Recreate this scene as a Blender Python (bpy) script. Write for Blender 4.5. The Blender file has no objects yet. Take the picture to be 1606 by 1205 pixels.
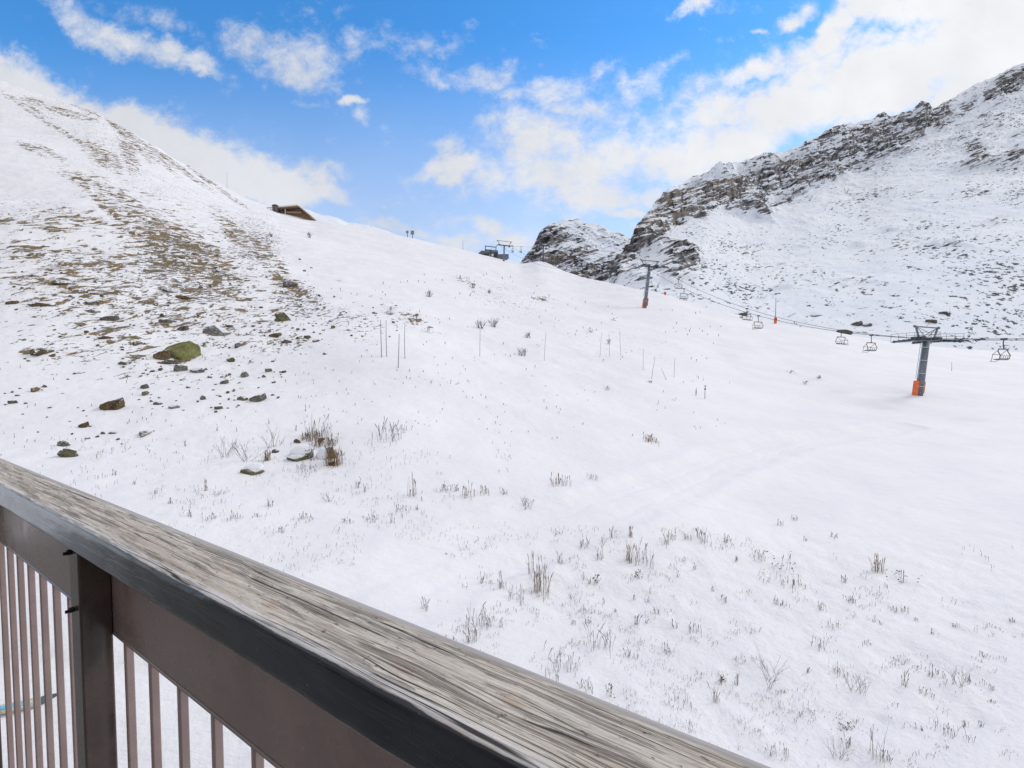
import bpy, math, random
import numpy as np
R = math.radians
random.seed(7)
SC = bpy.context.scene
COL = SC.collection

# ------------------------------------------------------------------ camera
F, CX, CY, PITCH = 750.0, 803.0, 624.7, R(2.5)      # photograph pixels (1606 x 1205), eye is the origin
cd = bpy.data.cameras.new('camera'); cam = bpy.data.objects.new('camera', cd); COL.objects.link(cam)
cd.sensor_fit = 'HORIZONTAL'; cd.sensor_width = 36.0; cd.lens = 36.0 * F / 1606.0
cd.shift_y = (CY - 602.5) / 1606.0
cd.clip_start = 0.05; cd.clip_end = 6000
cam.rotation_euler = (R(90) - PITCH, 0, 0)
SC.camera = cam

# ------------------------------------------------------------------ exposure
SC.view_settings.view_transform = 'Standard'; SC.view_settings.look = 'None'
SC.view_settings.exposure = EXPOSURE = -0.37
SC.view_settings.gamma = 1.0; SC.view_settings.use_curve_mapping = False
SUN_EL, SUN_AZ = R(38), R(62)        # azimuth clockwise from +Y (view direction)
SUN_STRENGTH, SKY_STRENGTH = 1.6, 0.14

def uv(px, py):
    """Ray through a photo pixel as (x/y, z/y) slopes."""
    a = (px - CX) / F; c = (CY - py) / F
    y = math.cos(PITCH) + c * math.sin(PITCH); z = -math.sin(PITCH) + c * math.cos(PITCH)
    return a / y, z / y
def at(px, py, D):
    u, v = uv(px, py)
    return np.array([u * D, D, v * D])

SC.cycles.max_bounces = 5; SC.cycles.diffuse_bounces = 3; SC.cycles.glossy_bounces = 2

# ------------------------------------------------------------------ node helpers
class NT:
    def __init__(s, tree):
        s.t = tree; s.n = tree.nodes; s.l = tree.links
    def node(s, typ, **kw):
        nd = s.n.new(typ)
        for k, v in kw.items(): setattr(nd, k, v)
        return nd
    def link(s, a, b): s.l.new(a, b)
    def put(s, sock, v):
        if isinstance(v, bpy.types.NodeSocket): s.l.new(v, sock)
        elif v is not None: sock.default_value = v
    def math(s, op, a, b=None, c=None, clamp=False):
        nd = s.node('ShaderNodeMath', operation=op, use_clamp=clamp)
        for i, v in enumerate((a, b, c)): s.put(nd.inputs[i], v)
        return nd.outputs[0]
    def vmath(s, op, a, b=None, scale=None):
        nd = s.node('ShaderNodeVectorMath', operation=op)
        s.put(nd.inputs[0], a); s.put(nd.inputs[1], b)
        if scale is not None: s.put(nd.inputs['Scale'], scale)
        return nd.outputs['Value'] if op in ('LENGTH', 'DOT_PRODUCT', 'DISTANCE') else nd.outputs[0]
    def noise(s, vec, scale, detail=4.0, rough=0.55, dist=0.0, color=False, dim='3D'):
        nd = s.node('ShaderNodeTexNoise', noise_dimensions=dim)
        s.put(nd.inputs['Vector'], vec); s.put(nd.inputs['Scale'], scale); s.put(nd.inputs['Detail'], detail)
        s.put(nd.inputs['Roughness'], rough); s.put(nd.inputs['Distortion'], dist)
        return nd.outputs[1] if color else nd.outputs[0]
    def voro(s, vec, scale, feature='F1', rand=1.0, out='Distance'):
        nd = s.node('ShaderNodeTexVoronoi', feature=feature)
        s.put(nd.inputs['Vector'], vec); s.put(nd.inputs['Scale'], scale); s.put(nd.inputs['Randomness'], rand)
        return nd.outputs[out]
    def mapr(s, v, a, b, c=0.0, d=1.0, smooth=True):
        nd = s.node('ShaderNodeMapRange', interpolation_type='SMOOTHSTEP' if smooth else 'LINEAR')
        if not smooth: nd.clamp = True
        for i, x in enumerate((v, a, b, c, d)): s.put(nd.inputs[i], x)
        return nd.outputs[0]
    def mix(s, f, a, b, blend='MIX'):
        nd = s.node('ShaderNodeMix', data_type='RGBA', blend_type=blend)
        s.put(nd.inputs[0], f); s.put(nd.inputs[6], rgba(a)); s.put(nd.inputs[7], rgba(b))
        return nd.outputs[2]
    def mapping(s, vec, loc=(0, 0, 0), rot=(0, 0, 0), scale=(1, 1, 1), typ='POINT'):
        nd = s.node('ShaderNodeMapping', vector_type=typ)
        s.put(nd.inputs[0], vec); nd.inputs[1].default_value = loc; nd.inputs[2].default_value = rot; nd.inputs[3].default_value = scale
        return nd.outputs[0]
    def bump(s, h, strength=0.5, dist=0.05, normal=None):
        nd = s.node('ShaderNodeBump'); s.put(nd.inputs['Strength'], strength); s.put(nd.inputs['Distance'], dist)
        s.put(nd.inputs['Height'], h); s.put(nd.inputs['Normal'], normal)
        return nd.outputs[0]
    def attr(s, name, out='Fac'):
        return s.node('ShaderNodeAttribute', attribute_name=name).outputs[out]
    def coord(s, out='Object'):
        return s.node('ShaderNodeTexCoord').outputs[out]
    def sep(s, v):
        return s.node_sep(v)
    def node_sep(s, v):
        nd = s.node('ShaderNodeSeparateXYZ'); s.put(nd.inputs[0], v); return nd.outputs
    def comb(s, x, y, z):
        nd = s.node('ShaderNodeCombineXYZ')
        for i, v in enumerate((x, y, z)): s.put(nd.inputs[i], v)
        return nd.outputs[0]
def rgba(v):
    if isinstance(v, (tuple, list)) and len(v) == 3: return (*v, 1.0)
    return v
def material(name):
    m = bpy.data.materials.new(name); m.use_nodes = True
    nt = NT(m.node_tree); b = nt.n['Principled BSDF']
    return m, nt, b
def simple(name, col, rough=0.6, metal=0.0, var=0.25, scale=6.0, bump=0.0, spec=None):
    m, nt, b = material(name)
    n = nt.noise(nt.coord(), scale, 5, 0.6)
    f = nt.mapr(n, 0.3, 0.7, 1 - var, 1 + var)
    c = nt.vmath('SCALE', nt.node('ShaderNodeRGB').outputs[0], None, f)
    c.node.inputs[0].links[0].from_node.outputs[0].default_value = (*col, 1)
    nt.put(b.inputs['Base Color'], c); b.inputs['Roughness'].default_value = rough; b.inputs['Metallic'].default_value = metal
    if spec is not None: b.inputs['Specular IOR Level'].default_value = spec
    if bump: nt.put(b.inputs['Normal'], nt.bump(n, bump, 0.02))
    return m

# ------------------------------------------------------------------ sky
W = bpy.data.worlds.new('World'); SC.world = W; W.use_nodes = True
def build_sky():
    nt = NT(W.node_tree); bg = nt.n['Background']
    sky = nt.node('ShaderNodeTexSky', sky_type='NISHITA', sun_disc=False, sun_elevation=SUN_EL, sun_rotation=SUN_AZ)
    sky.altitude = 2000; sky.air_density = 1.0; sky.dust_density = 0.3; sky.ozone_density = 2.0
    d = nt.coord('Generated')
    s = nt.sep(d)
    yy = nt.math('MAXIMUM', s[1], 0.12)
    u = nt.math('DIVIDE', s[0], yy); v = nt.math('DIVIDE', s[2], yy)
    p = nt.comb(u, v, 0.0)
    # clouds flatten towards the horizon
    zz = nt.math('ADD', nt.math('MAXIMUM', s[2], 0.0), 0.16)
    q = nt.comb(nt.math('DIVIDE', s[0], zz), nt.math('DIVIDE', s[1], zz), 0.0)
    w = nt.noise(p, 5.0, 5, 0.6, color=True)
    pw = nt.vmath('ADD', p, nt.vmath('SCALE', nt.vmath('SUBTRACT', w, (0.5, 0.5, 0.5)), None, 0.16))
    acc = None
    for (px, py, rx, ry, ang, st) in CLOUDS:
        cu, cv = uv(px, py)
        m = nt.mapping(pw, (cu, cv, 0), (0, 0, R(-ang)), (rx / F, ry / F, 1), 'TEXTURE')
        e = nt.mapr(nt.vmath('LENGTH', m), 1.25, 0.1, 0.0, st)
        acc = e if acc is None else nt.math('MAXIMUM', acc, e)
    # clouds over the rest of the sky, out of the frame
    back = nt.mapr(s[1], 0.35, 0.05, 0.0, 1.0)
    up = nt.mapr(v, 0.88, 1.5, 0.0, 0.95)
    acc = nt.math('MAXIMUM', acc, nt.math('MAXIMUM', back, up))
    n1 = nt.noise(q, 2.2, 9, 0.62, 0.35)
    n2 = nt.noise(p, 17.0, 7, 0.68, 0.25)
    n5 = nt.noise(nt.mapping(p, (0, 0, 0), (0, 0, R(-20)), (24, 40, 1)), 1.0, 5, 0.65)
    n = nt.math('ADD', nt.math('ADD', nt.math('MULTIPLY', n1, 0.42), nt.math('MULTIPLY', n2, 0.38)), nt.math('MULTIPLY', n5, 0.20))
    dens = nt.math('ADD', acc, nt.math('MULTIPLY', nt.math('SUBTRACT', n, 0.5), 3.3))
    veil = nt.mapr(v, 0.72, 0.12, 0.0, 0.70)
    fac = nt.mapr(dens, 0.10, 1.0, 0.0, 0.98)
    fac = nt.math('SUBTRACT', 1.0, nt.math('MULTIPLY', nt.math('SUBTRACT', 1.0, fac), nt.math('SUBTRACT', 1.0, veil)))
    glow = nt.vmath('DOT_PRODUCT', d, SUND)
    n3 = nt.noise(p, 4.5, 6, 0.6)
    br = nt.math('ADD', nt.mapr(glow, 0.35, 0.95, 0.84, 1.0), nt.mapr(n3, 0.3, 0.7, -0.05, 0.07))
    cl = nt.vmath('SCALE', nt.mix(nt.mapr(glow, 0.35, 0.9), (0.965, 0.99, 1.05), (1.0, 1.005, 1.02)), None, nt.math('MULTIPLY', br, CLOUD_GAIN))
    hs = nt.node('ShaderNodeHueSaturation'); hs.inputs['Hue'].default_value = SKY_HSV[0]; hs.inputs['Saturation'].default_value = SKY_HSV[1]; hs.inputs['Value'].default_value = SKY_HSV[2]
    nt.link(sky.outputs[0], hs.inputs['Color'])
    skyc = nt.vmath('SCALE', hs.outputs[0], None, SKY_STRENGTH)
    col = nt.mix(fac, skyc, cl)
    nt.link(col, bg.inputs[0]); bg.inputs[1].default_value = 1.0
CLOUD_GAIN = 1.15
SKY_HSV = (0.497, 1.30, 2.42)
SUND = (math.sin(SUN_AZ) * math.cos(SUN_EL), math.cos(SUN_AZ) * math.cos(SUN_EL), math.sin(SUN_EL))
CLOUDS = [
 (170,40,150,36,30,.85),(270,90,110,26,28,.8),(310,125,60,16,22,.7),(230,20,120,30,25,.45),(120,0,90,30,25,.7),
 (400,70,100,45,10,.50),(480,85,90,45,-8,.62),(500,110,60,28,0,.55),(560,60,40,30,-30,.42),
 (553,151,34,14,4,.85),(578,175,18,24,0,.45),(475,150,40,10,0,.35),(20,66,34,10,12,.35),
 (20,135,150,62,27,1.4),(120,185,160,58,27,1.5),(230,225,160,60,25,1.6),(330,260,150,60,20,1.6),(420,285,130,52,15,1.5),(490,300,80,26,10,1.0),(525,268,40,14,5,.4),
 (600,330,50,16,0,.42),(690,105,70,26,8,.55),(760,105,70,28,5,.62),(790,130,40,20,10,.5),(940,105,40,12,-10,.45),
 (700,235,34,34,0,.75),(705,270,70,30,0,.95),(790,200,60,40,0,.6),(850,215,120,66,5,.85),(890,265,160,70,5,.95),(920,300,130,46,0,.95),
 (980,235,110,60,-5,.85),(1060,245,120,60,-8,.92),(1150,235,130,60,-12,.92),(1120,180,100,50,-12,.75),(1200,180,90,50,-15,.85),(870,135,60,30,0,.62),(985,125,34,24,-25,.62),(900,160,80,30,0,.6),
 (1090,140,70,30,-15,.55),(1060,165,90,26,-12,.5),(1180,105,80,30,-20,.85),(1140,120,60,22,-10,.6),(1250,160,150,60,-18,1.05),(1400,120,240,80,-22,1.35),(1550,60,200,110,-20,1.5),
 (1300,60,110,36,-28,1.0),(1380,15,110,40,-25,1.05),(1480,0,160,50,-15,1.2),(1600,130,220,100,-10,1.5),(1240,15,50,22,-15,.7),(1090,10,50,16,-30,.72),(1172,38,18,9,0,.6),(1122,50,24,14,-10,.48),
 (770,350,60,26,5,.75),(700,350,60,20,0,.55),(810,375,70,26,0,.85),(730,385,90,26,5,.75),(610,365,90,24,8,.7),(980,336,50,14,0,.8),(1000,360,40,10,0,.7),(900,330,60,12,0,.45),(1010,300,60,25,0,.7),
 (1120,200,330,120,-14,.50),(960,200,220,90,-8,.56),(1020,120,90,30,-25,.6),(1280,110,120,60,-25,.95),(640,60,120,40,0,.30),(760,280,70,40,0,.6),(1700,0,300,260,0,1.5),(-150,60,160,60,25,.9),(760,420,160,30,0,.8),
]
build_sky()
sl = bpy.data.lights.new('sun', 'SUN'); so = bpy.data.objects.new('sun', sl); COL.objects.link(so)
sl.energy = SUN_STRENGTH; sl.angle = R(14); sl.color = (1.0, 0.93, 0.86)
from mathutils import Vector, Matrix
so.rotation_euler = Vector(SUND).to_track_quat('Z', 'Y').to_euler()

# ------------------------------------------------------------------ numpy noise
def _hash(ix, iy, iz, seed):
    h = (ix.astype(np.int64) * 374761393 + iy.astype(np.int64) * 668265263 + iz.astype(np.int64) * 2147483647 + seed * 974634777) & 0xffffffff
    h = ((h ^ (h >> 13)) * 1274126177) & 0xffffffff
    return ((h ^ (h >> 16)) & 0xffff) / 65535.0
def vnoise(x, y, z, seed=0):
    x, y, z = np.broadcast_arrays(np.asarray(x, float), np.asarray(y, float), np.asarray(z, float))
    xi, yi, zi = np.floor(x), np.floor(y), np.floor(z)
    fx, fy, fz = x - xi, y - yi, z - zi
    fx, fy, fz = [f * f * f * (f * (f * 6 - 15) + 10) for f in (fx, fy, fz)]
    out = 0
    for dx in (0, 1):
        for dy in (0, 1):
            for dz in (0, 1):
                w = (fx if dx else 1 - fx) * (fy if dy else 1 - fy) * (fz if dz else 1 - fz)
                out = out + w * _hash(xi + dx, yi + dy, zi + dz, seed)
    return out
def fbm(x, y, z=0.0, octv=5, gain=0.5, seed=0, ridged=False):
    a, s, t, k = 1.0, 0.0, 0.0, 1.0
    for o in range(octv):
        n = vnoise(np.asarray(x) * k + o * 17.3, np.asarray(y) * k + o * 9.1, np.asarray(z) * k + o * 3.7, seed + o)
        n = n * 2 - 1
        if ridged: n = 1 - 2 * np.abs(n)
        s = s + a * n; t += a; a *= gain; k *= 2.03
    return s / t                      # about -1 .. 1
def sstep(x, a, b):
    t = np.clip((x - a) / (b - a), 0, 1); return t * t * (3 - 2 * t)
def blur(a, sig, axis):
    r = int(sig * 3) + 1
    k = np.exp(-0.5 * (np.arange(-r, r + 1) / sig) ** 2); k /= k.sum()
    p = [(0, 0)] * a.ndim; p[axis] = (r, r)
    b = np.pad(a, p, mode='edge')
    return np.apply_along_axis(lambda m: np.convolve(m, k, mode='valid'), axis, b)

# ------------------------------------------------------------------ object helpers
def tag(o, label=None, cat=None, group=None, kind=None):
    if label: o['label'] = label
    if cat: o['category'] = cat
    if group: o['group'] = group
    if kind: o['kind'] = kind
    return o
def mesh_obj(name, verts, faces, mat=None, parent=None, smooth=False, loc=None):
    me = bpy.data.meshes.new(name)
    me.from_pydata([tuple(map(float, v)) for v in verts], [], [tuple(map(int, f)) for f in faces])
    if smooth: me.shade_smooth()
    if mat: me.materials.append(mat)
    o = bpy.data.objects.new(name, me); COL.objects.link(o)
    if parent: o.parent = parent
    if loc is not None: o.location = [float(c) for c in loc]
    return o
def grid_obj(name, P, mat, attrs={}, smooth=True, closed=False):
    """P: rows x cols x 3"""
    nr, nc, _ = P.shape
    idx = np.arange(nr * nc).reshape(nr, nc)
    q = np.stack([idx[:-1, :-1], idx[:-1, 1:], idx[1:, 1:], idx[1:, :-1]], -1).reshape(-1, 4)
    me = bpy.data.meshes.new(name)
    me.vertices.add(nr * nc); me.vertices.foreach_set('co', P.reshape(-1).astype(np.float32))
    me.loops.add(q.size); me.loops.foreach_set('vertex_index', q.reshape(-1).astype(np.int32))
    me.polygons.add(len(q)); me.polygons.foreach_set('loop_start', np.arange(0, q.size, 4, dtype=np.int32))
    me.update(calc_edges=True)
    if smooth: me.polygons.foreach_set('use_smooth', np.ones(len(q), bool))
    for k, a in attrs.items():
        at_ = me.attributes.new(k, 'FLOAT', 'POINT'); at_.data.foreach_set('value', a.reshape(-1).astype(np.float32))
    me.materials.append(mat); me.validate(); me.update()
    o = bpy.data.objects.new(name, me); COL.objects.link(o)
    return o
def empty(name, loc=(0, 0, 0), rotz=0.0):
    o = bpy.data.objects.new(name, None); COL.objects.link(o)
    o.location = [float(c) for c in loc]; o.rotation_euler = (0, 0, rotz); o.empty_display_size = 0.2
    return o
def copy_tree(o, parent=None):
    c = o.copy(); COL.objects.link(c)
    if parent: c.parent = parent
    for ch in list(o.children): copy_tree(ch, c)
    return c
class MB:
    def __init__(s): s.v = []; s.f = []
    def add(s, vs, fs):
        b = len(s.v); s.v += [tuple(map(float, v)) for v in vs]; s.f += [tuple(b + i for i in f) for f in fs]; return s
    def box(s, lo, hi, M=None):
        x0, y0, z0 = lo; x1, y1, z1 = hi
        vs = [(x0,y0,z0),(x1,y0,z0),(x1,y1,z0),(x0,y1,z0),(x0,y0,z1),(x1,y0,z1),(x1,y1,z1),(x0,y1,z1)]
        if M is not None: vs = [tuple(M @ Vector(v)) for v in vs]
        return s.add(vs, [(3,2,1,0),(4,5,6,7),(0,1,5,4),(1,2,6,5),(2,3,7,6),(3,0,4,7)])
    def tube(s, pts, rad, n=6, cap=True):
        pts = [Vector(p) for p in pts]; m = len(pts)
        rad = [rad] * m if not hasattr(rad, '__len__') else list(rad)
        vs = []
        for i, p in enumerate(pts):
            t = (pts[min(i + 1, m - 1)] - pts[max(i - 1, 0)]).normalized()
            a = t.cross(Vector((0, 0, 1)) if abs(t.z) < 0.9 else Vector((1, 0, 0))).normalized(); b = t.cross(a)
            for k in range(n):
                w = 2 * math.pi * (k + 0.5) / n
                vs.append(p + (a * math.cos(w) + b * math.sin(w)) * rad[i])
        fs = [(i*n+k, i*n+(k+1)%n, (i+1)*n+(k+1)%n, (i+1)*n+k) for i in range(m-1) for k in range(n)]
        if cap: fs += [tuple(reversed(range(n))), tuple(range((m-1)*n, m*n))]
        return s.add(vs, fs)
    def cyl(s, c, r, ax, L, n=12):
        ax = Vector(ax).normalized(); c = Vector(c)
        return s.tube([c - ax * L / 2, c + ax * L / 2], r, n)
    def build(s, name, mat, parent=None, smooth=False, loc=None):
        return mesh_obj(name, s.v, s.f, mat, parent, smooth, loc)
def bevel(o, w=0.004, seg=2):
    m = o.modifiers.new('bevel', 'BEVEL'); m.width = w; m.segments = seg; m.limit_method = 'ANGLE'; m.angle_limit = R(40)
    return o
# ------------------------------------------------------------------ ground materials
def rockcolour(nt, co, sc=1.0):
    n1 = nt.noise(co, 0.06 * sc, 5, 0.6); n2 = nt.noise(co, 0.5 * sc, 6, 0.65)
    c = nt.mix(nt.mapr(n2, 0.36, 0.62), (0.06, 0.06, 0.07), (0.34, 0.315, 0.315))
    tan = nt.mapr(nt.math('ADD', nt.math('MULTIPLY', n1, 0.75), nt.math('MULTIPLY', n2, 0.25)), 0.515, 0.58)
    return nt.mix(nt.math('MULTIPLY', tan, 0.45), c, (0.38, 0.30, 0.22))
def make_snow():
    m, nt, b = material('snow_ground')
    co = nt.coord()
    bare = nt.attr('bare'); stone = nt.attr('stone'); rough = nt.attr('lumpy')
    s = nt.sep(co)
    # streaks that run along the contour lines of the hillside
    st = nt.comb(nt.math('MULTIPLY', s[0], 0.78), nt.math('MULTIPLY', s[1], 0.22), nt.math('MULTIPLY', s[2], 1.05))
    n = nt.mapr(nt.noise(st, 0.95, 7, 0.70, 0.5), 0.29, 0.71, 0, 1, smooth=False)
    v = nt.mapr(nt.math('ADD', bare, nt.math('MULTIPLY', nt.math('SUBTRACT', n, 0.5), 1.45)), 0.60, 0.68)
    v = nt.math('MULTIPLY', v, nt.mapr(bare, 0.06, 0.2))
    st2 = nt.comb(nt.math('MULTIPLY', s[0], 1.15), nt.math('MULTIPLY', s[1], 0.4), nt.math('MULTIPLY', s[2], 1.5))
    n2 = nt.mapr(nt.noise(st2, 1.7, 5, 0.68, 0.4), 0.29, 0.71, 0, 1, smooth=False)
    v2 = nt.mapr(nt.math('ADD', stone, nt.math('MULTIPLY', nt.math('SUBTRACT', n2, 0.5), 1.15)), 0.64, 0.71)
    v2 = nt.math('MULTIPLY', v2, nt.mapr(stone, 0.06, 0.2))
    g1 = nt.noise(co, 0.35, 4, 0.6); g2 = nt.noise(st2, 5.0, 5, 0.7)
    earth = nt.mix(nt.mapr(g1, 0.42, 0.58), (0.36, 0.23, 0.10), (0.22, 0.175, 0.085))
    earth = nt.mix(nt.mapr(g2, 0.35, 0.65), earth, (0.105, 0.085, 0.065))
    earth = nt.mix(nt.math('MULTIPLY', v2, nt.math('SUBTRACT', 1.0, v)), earth, (0.15, 0.135, 0.12))
    # fresh snow with a few faint windblown tones
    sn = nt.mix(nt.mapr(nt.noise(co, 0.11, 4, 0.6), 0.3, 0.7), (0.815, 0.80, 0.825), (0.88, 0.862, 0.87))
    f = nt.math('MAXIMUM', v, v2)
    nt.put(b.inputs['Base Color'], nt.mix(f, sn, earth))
    b.inputs['Roughness'].default_value = 0.75; b.inputs['Specular IOR Level'].default_value = 0.2
    h = nt.math('ADD', nt.math('MULTIPLY', nt.noise(co, 1.1, 5, 0.55), 0.6), nt.math('MULTIPLY', nt.noise(co, 6.0, 4, 0.6), nt.math('MULTIPLY', rough, 0.35)))
    sas = nt.noise(nt.mapping(co, (0, 0, 0), (0, 0, R(35)), (0.5, 2.2, 1.0)), 1.0, 5, 0.6)
    h = nt.math('ADD', h, nt.math('MULTIPLY', sas, 0.45))
    nt.put(b.inputs['Normal'], nt.bump(h, 0.62, 0.25))
    return m
def make_mountain(name, sc=1.0):
    m, nt, b = material(name)
    co = nt.coord()
    rock = nt.attr('rock')
    # strata dip with the ridge
    r = nt.mapping(co, (0, 0, 0), (0, R(23), 0), (1, 1, 1))
    st = nt.mapping(r, (0, 0, 0), (0, 0, 0), (0.040 * sc, 0.035 * sc, 0.36 * sc))
    n = nt.mapr(nt.noise(st, 1.0, 6, 0.64, 0.4), 0.29, 0.71, 0, 1, smooth=False)
    st2 = nt.mapping(r, (3, 1, 7), (0, 0, 0), (0.12 * sc, 0.09 * sc, 0.50 * sc))
    n2 = nt.mapr(nt.noise(st2, 1.25, 5, 0.66), 0.28, 0.72, 0, 1, smooth=False)
    mixn = nt.math('ADD', nt.math('MULTIPLY', n, 0.55), nt.math('MULTIPLY', n2, 0.45))
    va = nt.mapr(nt.math('ADD', rock, nt.math('MULTIPLY', nt.math('SUBTRACT', mixn, 0.5), 1.9)), 0.56, 0.66)
    n4 = nt.mapr(nt.noise(nt.mapping(r, (7, 5, 1), (0, 0, 0), (0.24 * sc, 0.16 * sc, 0.66 * sc)), 1.0, 6, 0.68), 0.29, 0.71, 0, 1, smooth=False)
    vb = nt.mapr(nt.math('ADD', nt.attr('scree'), nt.math('MULTIPLY', nt.math('SUBTRACT', n4, 0.5), 1.3)), 0.64, 0.71)
    v = nt.math('MAXIMUM', va, vb)
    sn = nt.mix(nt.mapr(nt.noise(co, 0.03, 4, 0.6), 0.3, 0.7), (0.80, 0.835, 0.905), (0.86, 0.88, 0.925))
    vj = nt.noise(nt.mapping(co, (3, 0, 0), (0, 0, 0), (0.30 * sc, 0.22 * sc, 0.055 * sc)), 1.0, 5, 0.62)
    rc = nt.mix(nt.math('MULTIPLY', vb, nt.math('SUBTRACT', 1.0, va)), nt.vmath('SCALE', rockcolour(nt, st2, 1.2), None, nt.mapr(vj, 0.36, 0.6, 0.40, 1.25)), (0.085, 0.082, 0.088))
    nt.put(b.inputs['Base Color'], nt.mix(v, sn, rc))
    b.inputs['Roughness'].default_value = 0.85; b.inputs['Specular IOR Level'].default_value = 0.15
    nt.put(b.inputs['Normal'], nt.bump(nt.noise(st2, 1.7, 7, 0.7), nt.mapr(v, 0, 1, 0.35, 1.0), 2.6 / sc))
    return m
M_SNOW = make_snow()
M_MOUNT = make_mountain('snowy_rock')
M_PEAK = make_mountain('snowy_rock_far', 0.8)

# ------------------------------------------------------------------ near slope
COLS = {   # photo column: (row, distance) pairs up the slope
 -1500: [(700,25),(600,33),(500,45),(400,66),(300,110),(200,190)],
 0:    [(700,25),(600,33),(500,45),(400,66),(300,110),(200,190),(125,262)],
 200:  [(700,27),(600,36),(500,50),(400,75),(300,125),(250,170),(205,215)],
 420:  [(760,23.5),(700,28),(600,40),(500,60),(450,78),(400,115),(350,185),(320,240)],
 600:  [(800,22),(700,29),(600,39.5),(560,43),(500,60),(450,95),(400,170),(362,235)],
 800:  [(900,18.5),(800,23),(700,34),(600,53),(550,67),(500,97),(450,160),(408,255)],
 1012: [(1000,16),(900,20),(800,25.5),(700,39),(600,61),(550,84),(500,125),(484,140),(455,168)],
 1200: [(1109,13.3),(900,21.5),(780,31),(690,47),(634,66),(599,86),(550,116),(504,156)],
 1440: [(1109,13.3),(900,21.5),(780,32),(690,50),(645,68),(620,76),(580,108),(545,142)],
 1606: [(1109,13.3),(900,21.5),(780,32),(690,50),(645,68),(625,79),(580,114),(555,150)],
 2600: [(1109,13.3),(900,21.5),(780,32),(690,50),(645,68),(625,79),(590,114),(575,150)],
}
CREST = [(-1500,60,262),(-700,30,262),(-420,104,262),(-260,92,262),(-120,112,262),(0,127,262),(40,140,258),(90,155,255),(150,176,250),(175,190,245),(215,212,238),(260,240,236),(300,263,238),(340,287,240),(390,312,241),(420,324,240),
 (440,333,238),(460,338,238),(490,346,238),(520,349,238),(560,357,237),(600,364,236),(640,372,236),(700,386,242),(750,398,250),(800,410,255),(815,414,252),(830,412,245),(845,409,238),(858,412,232),(880,423,218),
 (910,434,200),(950,443,182),(1000,453,170),(1050,464,165),(1100,480,160),(1150,492,158),(1200,504,156),(1250,512,152),(1300,519,148),(1400,537,143),(1500,547,146),(1606,553,150),(2600,570,150)]
U_C = np.array([uv(p, r)[0] for p, r, _ in CREST]); V_C = np.array([uv(p, r)[1] for p, r, _ in CREST]); D_C = np.array([d for *_, d in CREST], float)
pxs = np.concatenate([np.arange(-1500, -720, 40), np.arange(-720, -60, 4), np.arange(-60, 1680, 1.6), np.arange(1680, 2600, 40)])
US = (pxs - CX) / F
Ds = np.concatenate([np.geomspace(3.2, 12, 60, endpoint=False), np.geomspace(12, 300, 640)])
lD = np.log(Ds)
colu, prof = [], []
for p in sorted(COLS):
    pts = [(3.0, -9.3), (7.5, -9.15)] + [(d, uv(p, r)[1] * d) for r, d in COLS[p]]
    dd = np.array([a for a, _ in pts]); hh = np.array([b for _, b in pts])
    g = np.interp(lD, np.log(dd), hh)
    last = (hh[-1] - hh[-2]) / (dd[-1] - dd[-2])
    g = np.where(Ds > dd[-1], hh[-1] + last * (Ds - dd[-1]), g)
    colu.append(uv(p, 560)[0]); prof.append(g)
colu = np.array(colu); prof = np.array(prof)
prof = blur(prof, 9, 1)
H = np.stack([np.interp(US, colu, prof[:, i]) for i in range(len(Ds))], 0)      # rows x cols
mid = (pxs > -720) & (pxs < 1680)
H[:, mid] = blur(H[:, mid], 45, 1)
vc = np.interp(US, U_C, V_C); dc = np.interp(US, U_C, D_C)
vc = np.where(mid, blur(vc, 2.0, 0), vc); dc[mid] = blur(dc[mid], 12, 0)
hc = vc * dc
DD = Ds[:, None]; T = DD / dc[None]
prof_c = np.array([np.interp(np.log(dc[j]), lD, H[:, j]) for j in range(len(US))])
H = H + (hc - prof_c)[None] * sstep(T, 0.55, 1.0)
over = np.maximum(DD - dc[None], 0)
sky = sstep(1450 - pxs, 0, 250)[None]
Hover = hc[None] + sky * (vc[None] * over * 0.75 - 0.035 * over ** 1.6 - 0.04 * over) + (1 - sky) * 0.04 * over
H = np.where(DD > dc[None], Hover, H)
XX = US[None] * DD; YY = np.broadcast_to(DD, XX.shape).copy()
PXg = np.broadcast_to(pxs[None], XX.shape)
PYg = CY - F * (YY * 0 + (H * math.cos(PITCH) + YY * math.sin(PITCH))) / (YY * math.cos(PITCH) - H * math.sin(PITCH))

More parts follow.
